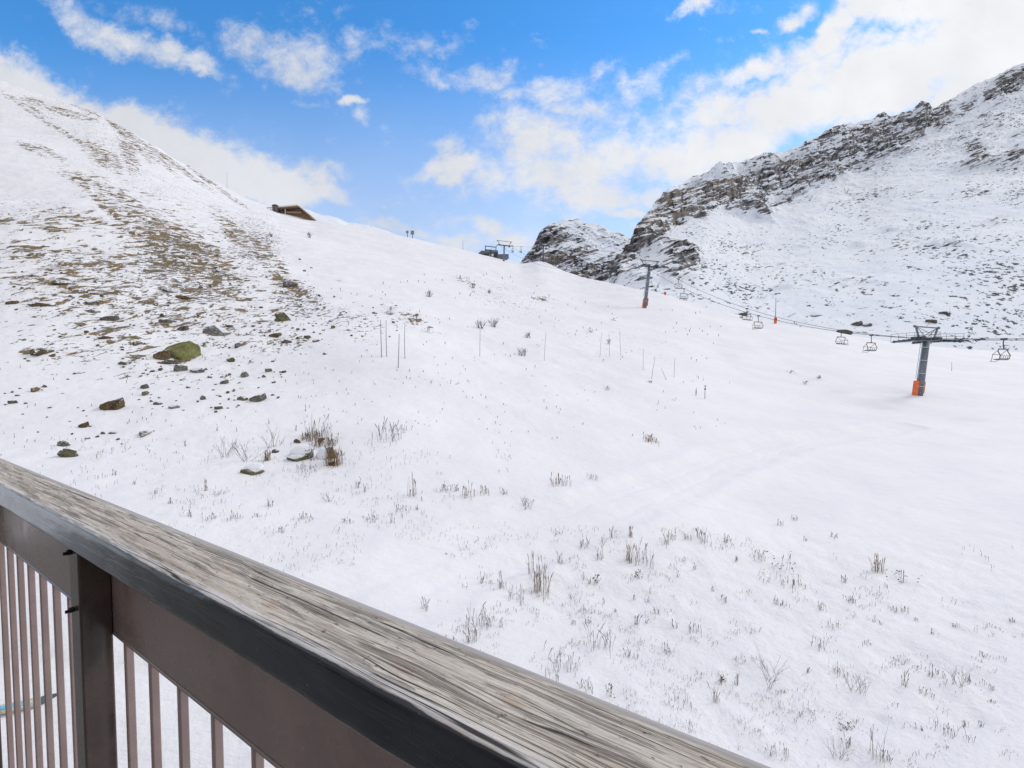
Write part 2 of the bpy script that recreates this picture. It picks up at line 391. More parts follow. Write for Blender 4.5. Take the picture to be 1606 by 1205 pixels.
def ell(px, py, cx, cy, rx, ry, ang):
    a = R(ang); dx, dy = px - cx, py - cy
    x = (dx * math.cos(a) + dy * math.sin(a)) / rx; y = (-dx * math.sin(a) + dy * math.cos(a)) / ry
    return np.exp(-(x * x + y * y) * 1.2)
BARE = [(40,350,60,14,8,.46),(30,440,50,12,4,.5),(180,420,60,14,10,.48),(140,390,40,10,8,.46),(-90,300,90,22,30,.6),(-200,250,80,14,25,.6),(-120,420,80,16,5,.5),(-320,330,120,30,20,.55),(-240,460,90,20,5,.45),(-450,260,120,20,15,.55),
 # photo column, row, half length, half width, slope, amount of bare turf
 (165,300,60,12,30,.62),(215,335,90,24,36,.66),(270,385,95,26,36,.70),(325,425,70,22,36,.68),(365,450,40,14,35,.60),(300,400,150,55,34,.46),
 (245,370,60,12,20,.60),(120,345,90,20,5,.40),
 (375,365,50,16,48,.50),(420,400,55,16,45,.52),(445,440,40,16,50,.60),(470,455,40,12,35,.45),
 (175,245,38,13,38,.72),(150,228,50,3,33,.7),(95,195,80,3,34,.62),(60,165,50,3,30,.5),(230,225,70,7,40,.68),(215,240,14,34,-15,.55),(245,245,16,10,30,.5),(290,262,70,4,37,.66),(350,295,60,3.5,36,.66),(72,160,22,6,15,.62),(125,178,45,6,15,.6),(150,172,30,3,25,.62),(65,233,24,6,25,.6),(95,240,30,5,30,.5),
 (60,390,60,20,5,.44),(75,440,75,14,2,.52),(110,425,60,12,0,.46),(60,478,45,8,2,.5),(50,549,26,8,2,.50),(35,405,60,10,0,.44),(150,480,50,14,8,.42),(90,360,60,14,5,.40),(200,470,260,110,8,.36),(130,470,140,30,0,.42),(230,480,90,20,10,.42),
 (440,495,24,9,40,.5),(730,441,18,3,22,.62),(850,470,18,3,12,.45),(610,490,14,4,20,.55),(650,503,14,4,20,.5),(640,497,50,14,25,.34),
]
bare = np.zeros_like(XX); stone = np.zeros_like(XX)
for (a, b_, rx, ry, an, s) in BARE: bare = np.maximum(bare, s * np.minimum(1.25 * ell(PXg, PYg, a, b_, rx * 1.15, ry * 1.15, an), 1))
STONE = [(-160,400,160,120,5,.45),(-420,380,160,120,5,.42),(300,420,150,70,32,.54),(470,470,60,40,35,.52),(560,510,70,30,20,.46),(630,500,50,20,15,.40),(150,460,190,90,10,.44),(300,500,190,60,10,.45),(420,530,100,40,10,.45),(400,380,70,60,40,.46),(500,490,60,30,30,.42),
 (200,560,250,60,5,.34),(60,330,120,30,8,.36),(250,290,200,40,22,.30),(150,200,160,60,30,.33),(800,470,100,40,10,.30),(1000,540,160,40,5,.22)]
for (a, b_, rx, ry, an, s) in STONE: stone = np.maximum(stone, s * np.minimum(1.3 * ell(PXg, PYg, a, b_, rx, ry, an), 1))
def on_h(px, py):
    u, v = uv(px, py); j = int(np.argmin(np.abs(US - u))); c = np.maximum.accumulate(H[:, j] / Ds)
    D = float(np.interp(v, c, Ds)); return np.array([u * D, D])
nb = fbm(XX / 14, YY / 14, H / 8, 3, seed=31)
bare = np.minimum(bare * 1.22 + 0.03 * (bare > 0.02), 0.60); bare *= 1 + 0.22 * nb; stone = stone * 1.2; stone *= 1 + 0.3 * fbm(XX / 9, YY / 9, H / 6, 3, seed=41)
hill = sstep(620 - PXg + (PYg - 500) * -0.2, 0, 250) * sstep(DD, 30, 50)
lump = np.clip(sstep(PYg, 800, 900) * sstep(PXg - (1330 - (1205 - PYg) * 0.62), -380, -260) + 0.6 * sstep(560 - PXg, 0, 200), 0, 1)
piste = sstep(PXg, 900, 1150) * sstep(800 - PYg, 0, 60)
Hd = H + 0.06 * (1 - 0.8 * piste) * fbm(XX / 2.2, YY / 2.2, 0, 4, seed=3) * np.clip(DD / 20, 0.6, 3) \
       + 0.10 * lump * fbm(XX / 0.9, YY / 0.9, 0, 3, seed=5) \
       + 0.55 * hill * fbm(XX / 6, YY / 6, H / 3, 4, seed=9) + 0.30 * (1 - 0.7 * piste) * fbm(XX / 13, YY / 13, 0, 3, seed=12) * sstep(DD, 12, 40)
Hd = Hd + hill * bare * 0.5 * fbm(XX / 3, YY / 5, H / 0.9, 3, seed=15)          # little terraces in the turf
Hd = Hd + np.clip(DD / 60, 0, 1) * sky * sstep(T, 0.85, 1.0) * 0.5 * fbm(XX / 5, YY / 5, 0, 4, seed=21) * sstep(480 - PXg, 0, 60)
# an old track that crosses the field
TRK = np.array([on_h(px, py) for px, py in ((470,985),(620,915),(760,862),(900,815),(1040,762),(1140,722),(1260,690),(1420,668))])
dist = np.full(XX.shape, 99.0)
near = (YY > 14) & (YY < 60) & (np.abs(XX) < 60)
xa, ya = XX[near], YY[near]; dm = np.full(xa.shape, 99.0)
for k in range(len(TRK) - 1):
    p, q = TRK[k], TRK[k + 1]; e = q - p; tt = np.clip(((xa - p[0]) * e[0] + (ya - p[1]) * e[1]) / (e @ e), 0, 1)
    dm = np.minimum(dm, np.hypot(xa - p[0] - tt * e[0], ya - p[1] - tt * e[1]))
dist[near] = dm
dist = dist + 0.5 * fbm(XX / 2.5, YY / 2.5, 0, 3, seed=23)
w_ = 1 - sstep(dist, 1.2, 2.4)
Hd = Hd * (1 - w_ * 0.0) - 0.16 * w_ + 0.07 * np.exp(-((dist - 2.5) / 0.5) ** 2) - 0.05 * np.exp(-((dist - 0.7) / 0.22) ** 2)
GP = np.stack([XX, YY, Hd], -1)
GV = Hd / YY
ground = grid_obj('snow_slope', GP, M_SNOW, {'bare': bare, 'stone': stone, 'lumpy': lump})
tag(ground, kind='structure')
# flat snow behind and below the balcony
gx = np.linspace(-40, 40, 41); gy = np.linspace(-40, 3.6, 23)
bp = np.stack(np.meshgrid(gx, gy), -1); bp = np.concatenate([bp, np.full(bp.shape[:2] + (1,), -9.34)], -1)
z0 = np.zeros(bp.shape[:2])
tag(grid_obj('snow_ground', bp, M_SNOW, {'bare': z0, 'stone': z0, 'lumpy': z0}), kind='structure')

def on_ground(px, py):
    """Point where the ray of a photo pixel meets the near slope."""
    u, v = uv(px, py)
    j = np.interp(u, US, np.arange(len(US))); j0 = int(np.clip(math.floor(j), 0, len(US) - 2)); w = j - j0
    col = GV[:, j0] * (1 - w) + GV[:, j0 + 1] * w
    lim = np.searchsorted(Ds, np.interp(u, US, dc) * 1.02)
    c = np.maximum.accumulate(col[:lim])
    D = float(np.interp(v, c, Ds[:lim]))
    hz = float(np.interp(D, Ds, col)) * D
    return np.array([u * D, D, hz])
def ground_h(x, y):
    u = x / y
    j = np.interp(u, US, np.arange(len(US))); j0 = int(np.clip(math.floor(j), 0, len(US) - 2)); w = j - j0
    return float(np.interp(y, Ds, Hd[:, j0] * (1 - w) + Hd[:, j0 + 1] * w))

# ------------------------------------------------------------------ right mountain
RIDGE = [(930,480,255),(945,455,262),(957,432,270),(968,405,285),(985,385,305),(1000,358,330),(1020,322,360),(1045,300,385),(1080,282,410),(1130,262,440),(1180,250,470),(1230,237,500),(1270,222,525),(1310,203,550),(1350,190,575),(1385,178,600),(1400,184,612),(1420,180,625),(1445,163,640),(1465,172,650),(1485,158,660),(1510,142,672),(1540,128,690),(1560,122,698),(1575,112,705),(1606,100,720),(1700,66,760),(1900,30,820),(2600,60,900)]
FOOT = [(930,490,240),(957,452,250),(985,425,268),(1010,398,300),(1060,362,345),(1110,334,385),(1175,338,425),(1230,325,460),(1284,296,500),(1350,274,540),(1405,238,585),(1450,214,615),(1490,196,630),(1540,172,660),(1606,143,695),(1700,95,745),(1900,60,800),(2600,90,880)]
BASE = [(930,520,190),(1000,500,180),(1100,525,172),(1200,550,168),(1300,565,160),(1400,575,150),(1606,585,148),(2600,600,150)]
def tab(L, U):
    u = np.array([uv(p, r)[0] for p, r, _ in L]); v = np.array([uv(p, r)[1] for p, r, _ in L]); d = np.array([q for *_, q in L], float)
    return np.interp(U, u, v), np.interp(U, u, d)
mpx = np.concatenate([np.arange(930, 1660, 1.1), np.arange(1660, 2600, 25)])
MU = (mpx - CX) / F
vb, db = tab(BASE, MU); vf, df = tab(FOOT, MU); vr, dr = tab(RIDGE, MU)
inner = mpx < 1660
for a_, sg_ in ((vb, 30), (db, 30), (vf, 9), (df, 30), (vr, 1.2), (dr, 30)): a_[inner] = blur(a_[inner], sg_, 0)
hb, hf, hr = vb * db, vf * df, vr * dr
n1, n2, n3 = 300, 150, 14
t1 = np.linspace(0, 1, n1, endpoint=False)[:, None]; t2 = np.linspace(0, 1, n2)[:, None]; t3 = np.linspace(0.05, 1, n3)[:, None]
sag = 0.16 * np.sin(np.pi * t1) * (hf - hb)[None] * 0.55
MD = np.concatenate([db + (df - db) * t1, df + (dr - df) * t2, dr + 120 * t3], 0)
MH = np.concatenate([hb + (hf - hb) * t1 - sag, hf + (hr - hf) * t2, hr - 70 * t3 ** 1.3], 0)
TT = np.concatenate([np.broadcast_to(t1, (n1, len(MU))), np.broadcast_to(1 + t2, (n2, len(MU))), np.broadcast_to(2 + t3, (n3, len(MU)))], 0)
MX = MU[None] * MD
MPX = np.broadcast_to(mpx[None], MX.shape)
def rowof(Y, Z): return CY - F * (Z * math.cos(PITCH) + Y * math.sin(PITCH)) / (Y * math.cos(PITCH) - Z * math.sin(PITCH))
MPY = rowof(MD, MH)
foot_n = fbm(MX / 22, MD * 0, MH / 22, 4, seed=50)
cliff = sstep(TT + 0.22 * foot_n * (TT > 0.75), 0.93, 1.10) * (1 - 0.85 * sstep(MPX, 1455, 1490)) * sstep(MPX, 930, 960)
OUT = [(1065,408,40,20,10,1.0),(1058,432,40,14,8,.9),(1015,440,40,12,-15,.6),(985,432,30,14,-25,.6),(1040,395,30,10,10,.7)]
outc = np.zeros_like(MX)
for e in OUT: outc = np.maximum(outc, e[5] * np.minimum(1.4 * ell(MPX, MPY, *e[:5]), 1))
BANDS = [(1545,256,60,10,-8,1.0),(1585,244,44,18,-12,1.15),(1515,236,22,18,-10,1.0),(1520,262,30,6,-5,.9),(1555,140,50,17,-28,1.25),(1500,163,26,10,-25,.9),(1590,122,20,16,-28,1.0),(1570,180,60,8,-26,.75),(1510,215,40,6,-26,.7),(1600,160,20,18,-20,.7),(1520,190,40,7,-30,.6),(1550,205,60,6,-28,.55),(1590,205,40,8,-28,.5),(1490,215,30,6,-25,.45),(1560,345,26,8,-5,.75),(1480,185,30,14,-30,.7),(1462,190,20,20,0,.7),
 (1220,415,16,4,0,.7),(1230,452,26,5,-12,.62),(1345,440,40,6,0,.55),(1400,460,26,8,0,.66),(1330,440,16,5,-5,.6),(1480,385,40,8,5,.5),(1580,405,30,4,-4,.66),(1395,360,26,5,5,.52),(1340,385,20,4,-5,.5),(1180,395,50,16,-5,.42),(1190,425,50,14,-5,.42),
 (1280,495,24,3,0,.6),(1350,508,20,6,0,.3)]
band = np.zeros_like(MX)
for e in BANDS: band = np.maximum(band, e[5] * np.minimum(1.3 * ell(MPX, MPY, *e[:5]), 1))
scree = 0.20 + 0.14 * sstep(MPX, 1300, 1560) * sstep(MPY, 330, 420) + 0.06 * ell(MPX, MPY, 1180, 410, 120, 60, -5)
scree = scree + 0.10 * ell(MPX, MPY, 1150, 470, 120, 40, 5) + 0.08 * ell(MPX, MPY, 1540, 190, 80, 60, -20)
scree = scree - 0.18 * ell(MPX, MPY, 1190, 350, 100, 20, -8) - 0.12 * ell(MPX, MPY, 1420, 300, 70, 45, -30) - 0.1 * sstep(MPY, 520, 545)
big = fbm(MX / 60, MD / 60, MH / 30, 4, seed=52)
fine = fbm(MX / 11, MD / 11, (MH - 0.36 * MX) / 5, 4, gain=0.45, seed=55, ridged=True)
clus = fbm(MX / 26, MD / 26, (MH - 0.36 * MX) / 12, 4, seed=56)
lay = MH - 0.45 * MX + 7 * big
strata = fbm(MX / 90, MD / 90, lay / 7.0, 4, seed=58)
ledge = fbm(MX / 110, MD / 110, lay / 16.0, 3, seed=59)
amp = np.clip(cliff + 0.8 * outc + 0.75 * np.clip(band, 0, 1), 0, 1)
push = amp * (17 * big + 7 * strata + 6 * ledge + 3.5 * fine) + (1 - amp) * (2.5 * big + 1.2 * fine)
push = push * sstep(TT, 0.0, 0.15) * np.where(TT > 1.9, 0.35, 1.0) + outc * 13
dirx = -MU / np.sqrt(1 + MU ** 2); diry = -1 / np.sqrt(1 + MU ** 2)
sc_ = np.clip(MD / 350, 0.4, 1.4)
MPo = np.stack([MX + dirx[None] * push * sc_, MD + diry[None] * push * sc_, MH + (0.25 * push * sc_ + amp * 2.5 * strata) * np.where(TT > 1.85, 0.8, 1) + np.where(TT > 1.9, 1, 0) * 2.2 * fbm(MX / 9, MX * 0 + 3, 0, 4, seed=66)], -1)
# where it is steep the snow does not stay
gu = np.gradient(MPo, axis=1); gt = np.gradient(MPo, axis=0)
nrm = np.cross(gu, gt); nrm /= np.linalg.norm(nrm, axis=-1, keepdims=True) + 1e-9
nz = np.abs(nrm[..., 2])
topf = sstep(TT, 1.62, 1.97) * sstep(MPX, 1000, 1040) * (1 - sstep(MPX, 1200, 1330))
rock = amp * np.clip(0.50 + 0.40 * (0.68 - nz) + 0.36 * ledge + 0.20 * strata + 0.20 * big - 0.22 * topf, 0, 0.85)
rock = np.maximum(rock, np.maximum(0.80 * outc, 0.68 * np.clip(band, 0, 1.15)))
rock = np.where(TT > 1.95, rock * 0.8, rock)
scr = np.clip(scree + 0.13 + 0.12 * big + 0.36 * clus, 0, 0.6) * (1 - 0.5 * amp) * (TT < 1.97)
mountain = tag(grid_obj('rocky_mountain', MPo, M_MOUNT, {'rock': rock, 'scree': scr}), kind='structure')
MVg = MPo[..., 2] / MPo[..., 1]; MUg = MPo[..., 0] / MPo[..., 1]
def on_mountain(px, py):
    u, v = uv(px, py)
    d = (MUg[:n1 + n2] - u) ** 2 + (MVg[:n1 + n2] - v) ** 2
    k = np.unravel_index(np.argmin(d), d.shape)
    return MPo[k]

# ------------------------------------------------------------------ rocky peak in the gap
PK = [(800,440,430),(812,418,445),(822,405,455),(835,386,470),(850,360,490),(866,351,500),(882,345,505),(905,345,515),(935,352,525),(960,362,530),(985,372,535),(1020,390,540),(1060,420,540)]
kpx = np.arange(796, 1064, 0.9); KU = (kpx - CX) / F
kv, kd = tab(PK, KU)
kv = kv
t = np.linspace(0, 1, 210)[:, None]
KB = uv(880, 470)[1]
KD = 400 + (kd - 400)[None] * t ** 0.9
hb_ = KB * 400 - 12
KH = hb_ + (kv * kd - hb_)[None] * t
t3 = np.linspace(0.05, 1, 12)[:, None]
KD = np.concatenate([KD, kd[None] + 110 * t3]); KH = np.concatenate([KH, (kv * kd)[None] - 70 * t3 ** 1.4])
KX = KU[None] * KD; TK = np.concatenate([np.broadcast_to(t, (210, len(KU))), np.broadcast_to(1 + t3, (12, len(KU)))])
KPX = np.broadcast_to(kpx[None], KX.shape); KPY = rowof(KD, KH)
snowy = np.clip(1.1 * ell(KPX, KPY, 930, 372, 62, 26, 12) + 0.8 * ell(KPX, KPY, 900, 352, 50, 8, 5) + 0.9 * ell(KPX, KPY, 900, 380, 34, 7, -28) + 0.8 * ell(KPX, KPY, 960, 385, 40, 22, 20) + .6 * ell(KPX, KPY, 930, 405, 30, 8, -20), 0, 1)
bg_ = fbm(KX / 45, KD / 45, KH / 30, 4, seed=72); fn = fbm(KX / 11, KD / 11, KH / 7, 5, seed=75, ridged=True); sg = fbm(KX / 30, KD / 30, (KH + 0.4 * KX) / 6, 4, seed=77)
push = (1 - 0.6 * snowy) * (9 * bg_ + 5 * fn + 5 * sg) * np.where(TK > 0.95, 0.3, 1)
KP = np.stack([KX, KD - push, KH + 0.3 * push + np.where(TK > 0.93, 1, 0) * 2 * fbm(KX / 7, KX * 0, 0, 4, seed=79)], -1)
gu = np.gradient(KP, axis=1); gt = np.gradient(KP, axis=0)
nrm = np.cross(gu, gt); nrm /= np.linalg.norm(nrm, axis=-1, keepdims=True) + 1e-9
krock = np.clip(0.72 - 0.36 * snowy + 0.6 * (0.60 - np.abs(nrm[..., 2])) * (1 - 0.5 * snowy) + 0.15 * sg, 0.1, 0.95)
tag(grid_obj('rocky_peak', KP, M_PEAK, {'rock': krock, 'scree': krock * 0 + 0.3}), kind='structure')

# ------------------------------------------------------------------ snowy ridges beyond the chalet
FR = [(380,322,430),(415,318,430),(440,322,430),(470,327,430),(500,335,430),(530,342,428),(545,349,426),(575,352,424),(600,360,420),(640,374,415),(680,392,410),(720,410,405)]
fpx = np.arange(370, 724, 1.5); FU = (fpx - CX) / F
fv, fd = tab(FR, FU)
t = np.linspace(0, 1, 60)[:, None]
FH = (fv * fd)[None] - 60 * (1 - t); FD = fd[None] - 120 * (1 - t)
t3 = np.linspace(0.05, 1, 8)[:, None]
FD = np.concatenate([FD, fd[None] + 60 * t3]); FH = np.concatenate([FH, (fv * fd)[None] - 30 * t3])
FX = FU[None] * FD
FH = FH + 1.6 * fbm(FX / 14, FD / 14, 0, 5, seed=88)
zr = np.full(FX.shape, 0.05); zr = zr + 0.0 * (np.abs(np.broadcast_to(fpx[None], FX.shape) - 573) < 10) * (rowof(FD, FH) > 352)
tag(grid_obj('snow_ridge', np.stack([FX, FD, FH], -1), M_PEAK, {'rock': zr, 'scree': zr * 0 + 0.05}), kind='structure')
# ------------------------------------------------------------------ balcony railing
FLOOR = -1.82
ZT = -0.300 - FLOOR        # top of the handrail above the floor
RAIL_DIR = np.array([0.830, -0.557, 0.0])                 # runs towards the right, close to the eye
def make_wood():
    m, nt, b = material('weathered_plank')
    co = nt.coord(); s = nt.sep(co)
    warp = nt.noise(nt.mapping(co, (0, 0, 0), (0, 0, 0), (2.2, 12, 12)), 1.0, 2, 0.5)
    knots = None
    ky = s[1]
    wy = nt.math('ADD', s[1], nt.math('MULTIPLY', nt.math('SUBTRACT', warp, 0.5), 0.0045))
    kcol = None
    for (kx, kyy, kr) in KNOTS:
        dx = nt.math('MULTIPLY', nt.math('SUBTRACT', s[0], kx), 0.42); dy = nt.math('SUBTRACT', s[1], kyy)
        r2 = nt.math('ADD', nt.math('MULTIPLY', dx, dx), nt.math('MULTIPLY', dy, dy))
        g = nt.math('EXPONENT', nt.math('MULTIPLY', r2, -1.0 / (kr * kr * 3.0)))
        wy = nt.math('ADD', wy, nt.math('MULTIPLY', nt.math('MULTIPLY', dy, g), -0.40))
        k = nt.math('EXPONENT', nt.math('MULTIPLY', r2, -1.0 / (kr * kr * 0.35)))
        kcol = k if kcol is None else nt.math('MAXIMUM', kcol, k)
    gv = nt.comb(nt.math('MULTIPLY', s[0], 1.0), wy, s[2])
    def fib(off, fx, fy, det, ro): return nt.noise(nt.mapping(gv, off, (0, 0, 0), (fx, fy, 60)), 1.0, det, ro)
    g1 = fib((0, 0, 0), 1.6, 150, 5, 0.62)
    g2 = fib((5, 2, 0), 13.0, 560, 4, 0.7)
    g3 = fib((9, 1, 0), 1.0, 42, 4, 0.55)
    g4 = fib((2, 8, 0), 45.0, 700, 3, 0.7)
    base = nt.mix(nt.mapr(g1, 0.34, 0.66), (0.45, 0.38, 0.31), (0.66, 0.59, 0.505))
    base = nt.mix(nt.mapr(g3, 0.42, 0.66, 0.0, 0.4), base, (0.76, 0.71, 0.64))
    base = nt.mix(nt.mapr(nt.noise(nt.mapping(co, (2, 0, 0), (0, 0, 0), (2.2, 16, 9)), 1.0, 5, 0.65), 0.50, 0.70, 0.0, 0.6), base, (0.31, 0.235, 0.165))
    base = nt.mix(nt.mapr(g2, 0.46, 0.30, 0.0, 0.5), base, (0.14, 0.115, 0.095))
    base = nt.mix(nt.mapr(g4, 0.50, 0.66, 0.0, 0.5), base, (0.20, 0.165, 0.135))
    base = nt.mix(nt.mapr(nt.noise(nt.mapping(co, (2, 6, 0), (0, 0, 0), (70, 190, 60)), 1.0, 3, 0.6), 0.64, 0.70, 0.0, 0.75), base, (0.07, 0.058, 0.048))
    # open checks: long narrow dark cracks that start and stop
    def checks(off, fx, fy, w0, w1, moff, mfx, mfy, m0, m1, amt):
        c = fib(off, fx, fy, 2, 0.5)
        line = nt.mapr(nt.math('ABSOLUTE', nt.math('SUBTRACT', c, 0.5)), w0, w1)
        pres = nt.mapr(nt.noise(nt.mapping(gv, moff, (0, 0, 0), (mfx, mfy, 20)), 1.0, 3, 0.6), m0, m1, 0.0, amt)
        return nt.math('MULTIPLY', line, pres)
    cr = checks((1, 7, 0), 0.55, 62, 0.019, 0.007, (3, 3, 0), 3.0, 50, 0.50, 0.55, 1.0)
    cr = nt.math('MAXIMUM', cr, checks((4, 3, 0), 0.8, 120, 0.026, 0.008, (8, 1, 0), 3.5, 70, 0.50, 0.58, 0.75))
    cr = nt.math('MAXIMUM', cr, checks((6, 5, 0), 1.3, 210, 0.045, 0.014, (1, 9, 0), 5.0, 60, 0.50, 0.60, 0.6))
    cr = nt.math('MAXIMUM', cr, checks((2, 4, 0), 2.4, 360, 0.075, 0.025, (7, 2, 0), 8.0, 70, 0.50, 0.58, 0.55))
    # the outer 15 mm is smoother and greyer
    outer = nt.mapr(nt.math('ADD', s[1], nt.math('MULTIPLY', nt.math('SUBTRACT', g3, 0.5), 0.012)), 0.394, 0.404)
    cr = nt.math('MULTIPLY', cr, nt.math('SUBTRACT', 1.0, nt.math('MULTIPLY', outer, 0.85)))
    base = nt.mix(nt.math('MULTIPLY', outer, 0.75), base, nt.mix(g1, (0.27, 0.255, 0.255), (0.46, 0.44, 0.44)))
    base = nt.mix(nt.math('MULTIPLY', kcol, 0.6), base, (0.42, 0.28, 0.18))
    base = nt.mix(nt.math('MULTIPLY', cr, 0.95), base, (0.026, 0.019, 0.016))
    # dark paint left on the inner edge, worn ragged along the arris
    edge = nt.math('ADD', nt.math('SUBTRACT', s[2], ZT), nt.math('MULTIPLY', nt.math('SUBTRACT', nt.noise(nt.mapping(co, (0, 0, 0), (0, 0, 0), (9, 60, 60)), 1.0, 6, 0.65), 0.5), 0.024))
    edge = nt.math('ADD', edge, nt.math('MULTIPLY', nt.math('SUBTRACT', s[1], 0.303), 2.6))
    paint = nt.mapr(edge, 0.0030, -0.0015)
    strip = nt.mapr(nt.math('ADD', s[1], nt.math('MULTIPLY', nt.math('SUBTRACT', g3, 0.5), 0.02)), 0.319, 0.310, 0.0, 0.6)
    base = nt.mix(nt.math('MULTIPLY', strip, nt.math('SUBTRACT', 1.0, cr)), base, (0.74, 0.73, 0.735))
    pale = nt.mapr(nt.math('ABSOLUTE', nt.math('SUBTRACT', edge, 0.001)), 0.005, 0.0, 0.0, 0.8)
    base = nt.mix(nt.math('MULTIPLY', pale, nt.mapr(nt.noise(co, 12.0, 3, 0.6), 0.42, 0.6)), base, (0.42, 0.29, 0.20))
    pn = nt.noise(nt.mapping(co, (0, 0, 0), (0, 0, 0), (6, 30, 12)), 1.0, 6, 0.65)
    pcol = nt.mix(nt.mapr(pn, 0.3, 0.7), (0.010, 0.012, 0.017), (0.028, 0.032, 0.041))
    sheen = nt.math('MULTIPLY', nt.mapr(s[0], -0.80, -1.5), nt.mapr(nt.noise(nt.mapping(co, (4, 0, 0), (0, 0, 0), (2.2, 9, 14)), 1.0, 5, 0.6), 0.30, 0.62, 0.45, 1.0))  # sky and snow sheen painted into the edge colour towards the left end
    pcol = nt.mix(sheen, pcol, (0.30, 0.34, 0.40))
    fl = nt.mapr(nt.noise(nt.mapping(co, (2, 2, 0), (0, 0, 0), (60, 200, 60)), 1.0, 3, 0.6), 0.68, 0.74, 0.0, 0.55)
    pcol = nt.mix(fl, pcol, (0.20, 0.19, 0.19))
    run = nt.mapr(nt.noise(nt.mapping(co, (7, 2, 0), (0, 0, 0), (55, 10, 6)), 1.0, 4, 0.6), 0.60, 0.72, 0.0, 0.35)
    pcol = nt.mix(run, pcol, (0.075, 0.078, 0.085))
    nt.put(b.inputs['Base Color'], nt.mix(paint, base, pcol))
    rg = nt.mix(paint, (0.78, 0.78, 0.78), nt.mix(pn, (0.13, 0.13, 0.13), (0.30, 0.30, 0.30)))
    nt.put(b.inputs['Roughness'], nt.sep(rg)[0])
    b.inputs['Specular IOR Level'].default_value = 0.5
    h = nt.math('ADD', nt.math('MULTIPLY', g1, 0.5), nt.math('ADD', nt.math('MULTIPLY', g2, 0.30), nt.math('MULTIPLY', g4, 0.25)))
    h = nt.math('SUBTRACT', h, nt.math('MULTIPLY', cr, 1.6))
    h = nt.math('MULTIPLY', h, nt.math('SUBTRACT', 1.0, nt.math('MULTIPLY', paint, 0.9)))
    nt.put(b.inputs['Normal'], nt.bump(h, 0.75, 0.0025))
    return m
KNOTS = [(-1.05,0.350,0.010),(-0.78,0.365,0.012),(-0.605,0.335,0.011),(-0.36,0.335,0.010),(-0.24,0.357,0.011),(-0.12,0.34,0.009),(0.1,0.37,0.01),(-1.6,0.34,0.011),(-2.3,0.37,0.01)]
M_WOOD = make_wood()
def make_paint(name, c0, c1, rough=(0.16, 0.36), chips=0.5):
    m, nt, b = material(name)
    co = nt.coord()
    n = nt.noise(co, 7.0, 6, 0.65); n2 = nt.noise(co, 55.0, 3, 0.6); n3 = nt.noise(nt.mapping(co, (0, 0, 0), (0, 0, 0), (60, 60, 5)), 1.0, 3, 0.6)
    c = nt.mix(nt.mapr(n, 0.3, 0.7), c0, c1)
    c = nt.mix(nt.mapr(n3, 0.60, 0.75, 0.0, 0.25), c, (0.20, 0.18, 0.175))
    c = nt.mix(nt.mapr(n2, 0.735, 0.76, 0.0, chips), c, (0.52, 0.48, 0.45))
    c = nt.mix(nt.mapr(nt.noise(co, 16.0, 5, 0.7), 0.70, 0.74, 0.0, 0.8), c, (0.055, 0.025, 0.015))
    nt.put(b.inputs['Base Color'], c)
    nt.put(b.inputs['Roughness'], nt.mapr(n, 0.3, 0.7, rough[0], rough[1]))
    nt.put(b.inputs['Normal'], nt.bump(nt.math('ADD', n, nt.math('MULTIPLY', n2, 0.12)), 0.12, 0.004))
    return m
M_BROWN = make_paint('brown_painted_steel', (0.205, 0.150, 0.134), (0.29, 0.215, 0.195))
M_BAR = make_paint('brown_painted_bar', (0.28, 0.20, 0.185), (0.36, 0.262, 0.243))
M_POST = make_paint('shade_darkened_post', (0.058, 0.043, 0.038), (0.105, 0.078, 0.068), (0.14, 0.3))  # brown darkened: shade below the handrail is put into the post colour
M_DARKBOLT = simple('black_bolt', (0.012, 0.011, 0.012), 0.5, 0.3)

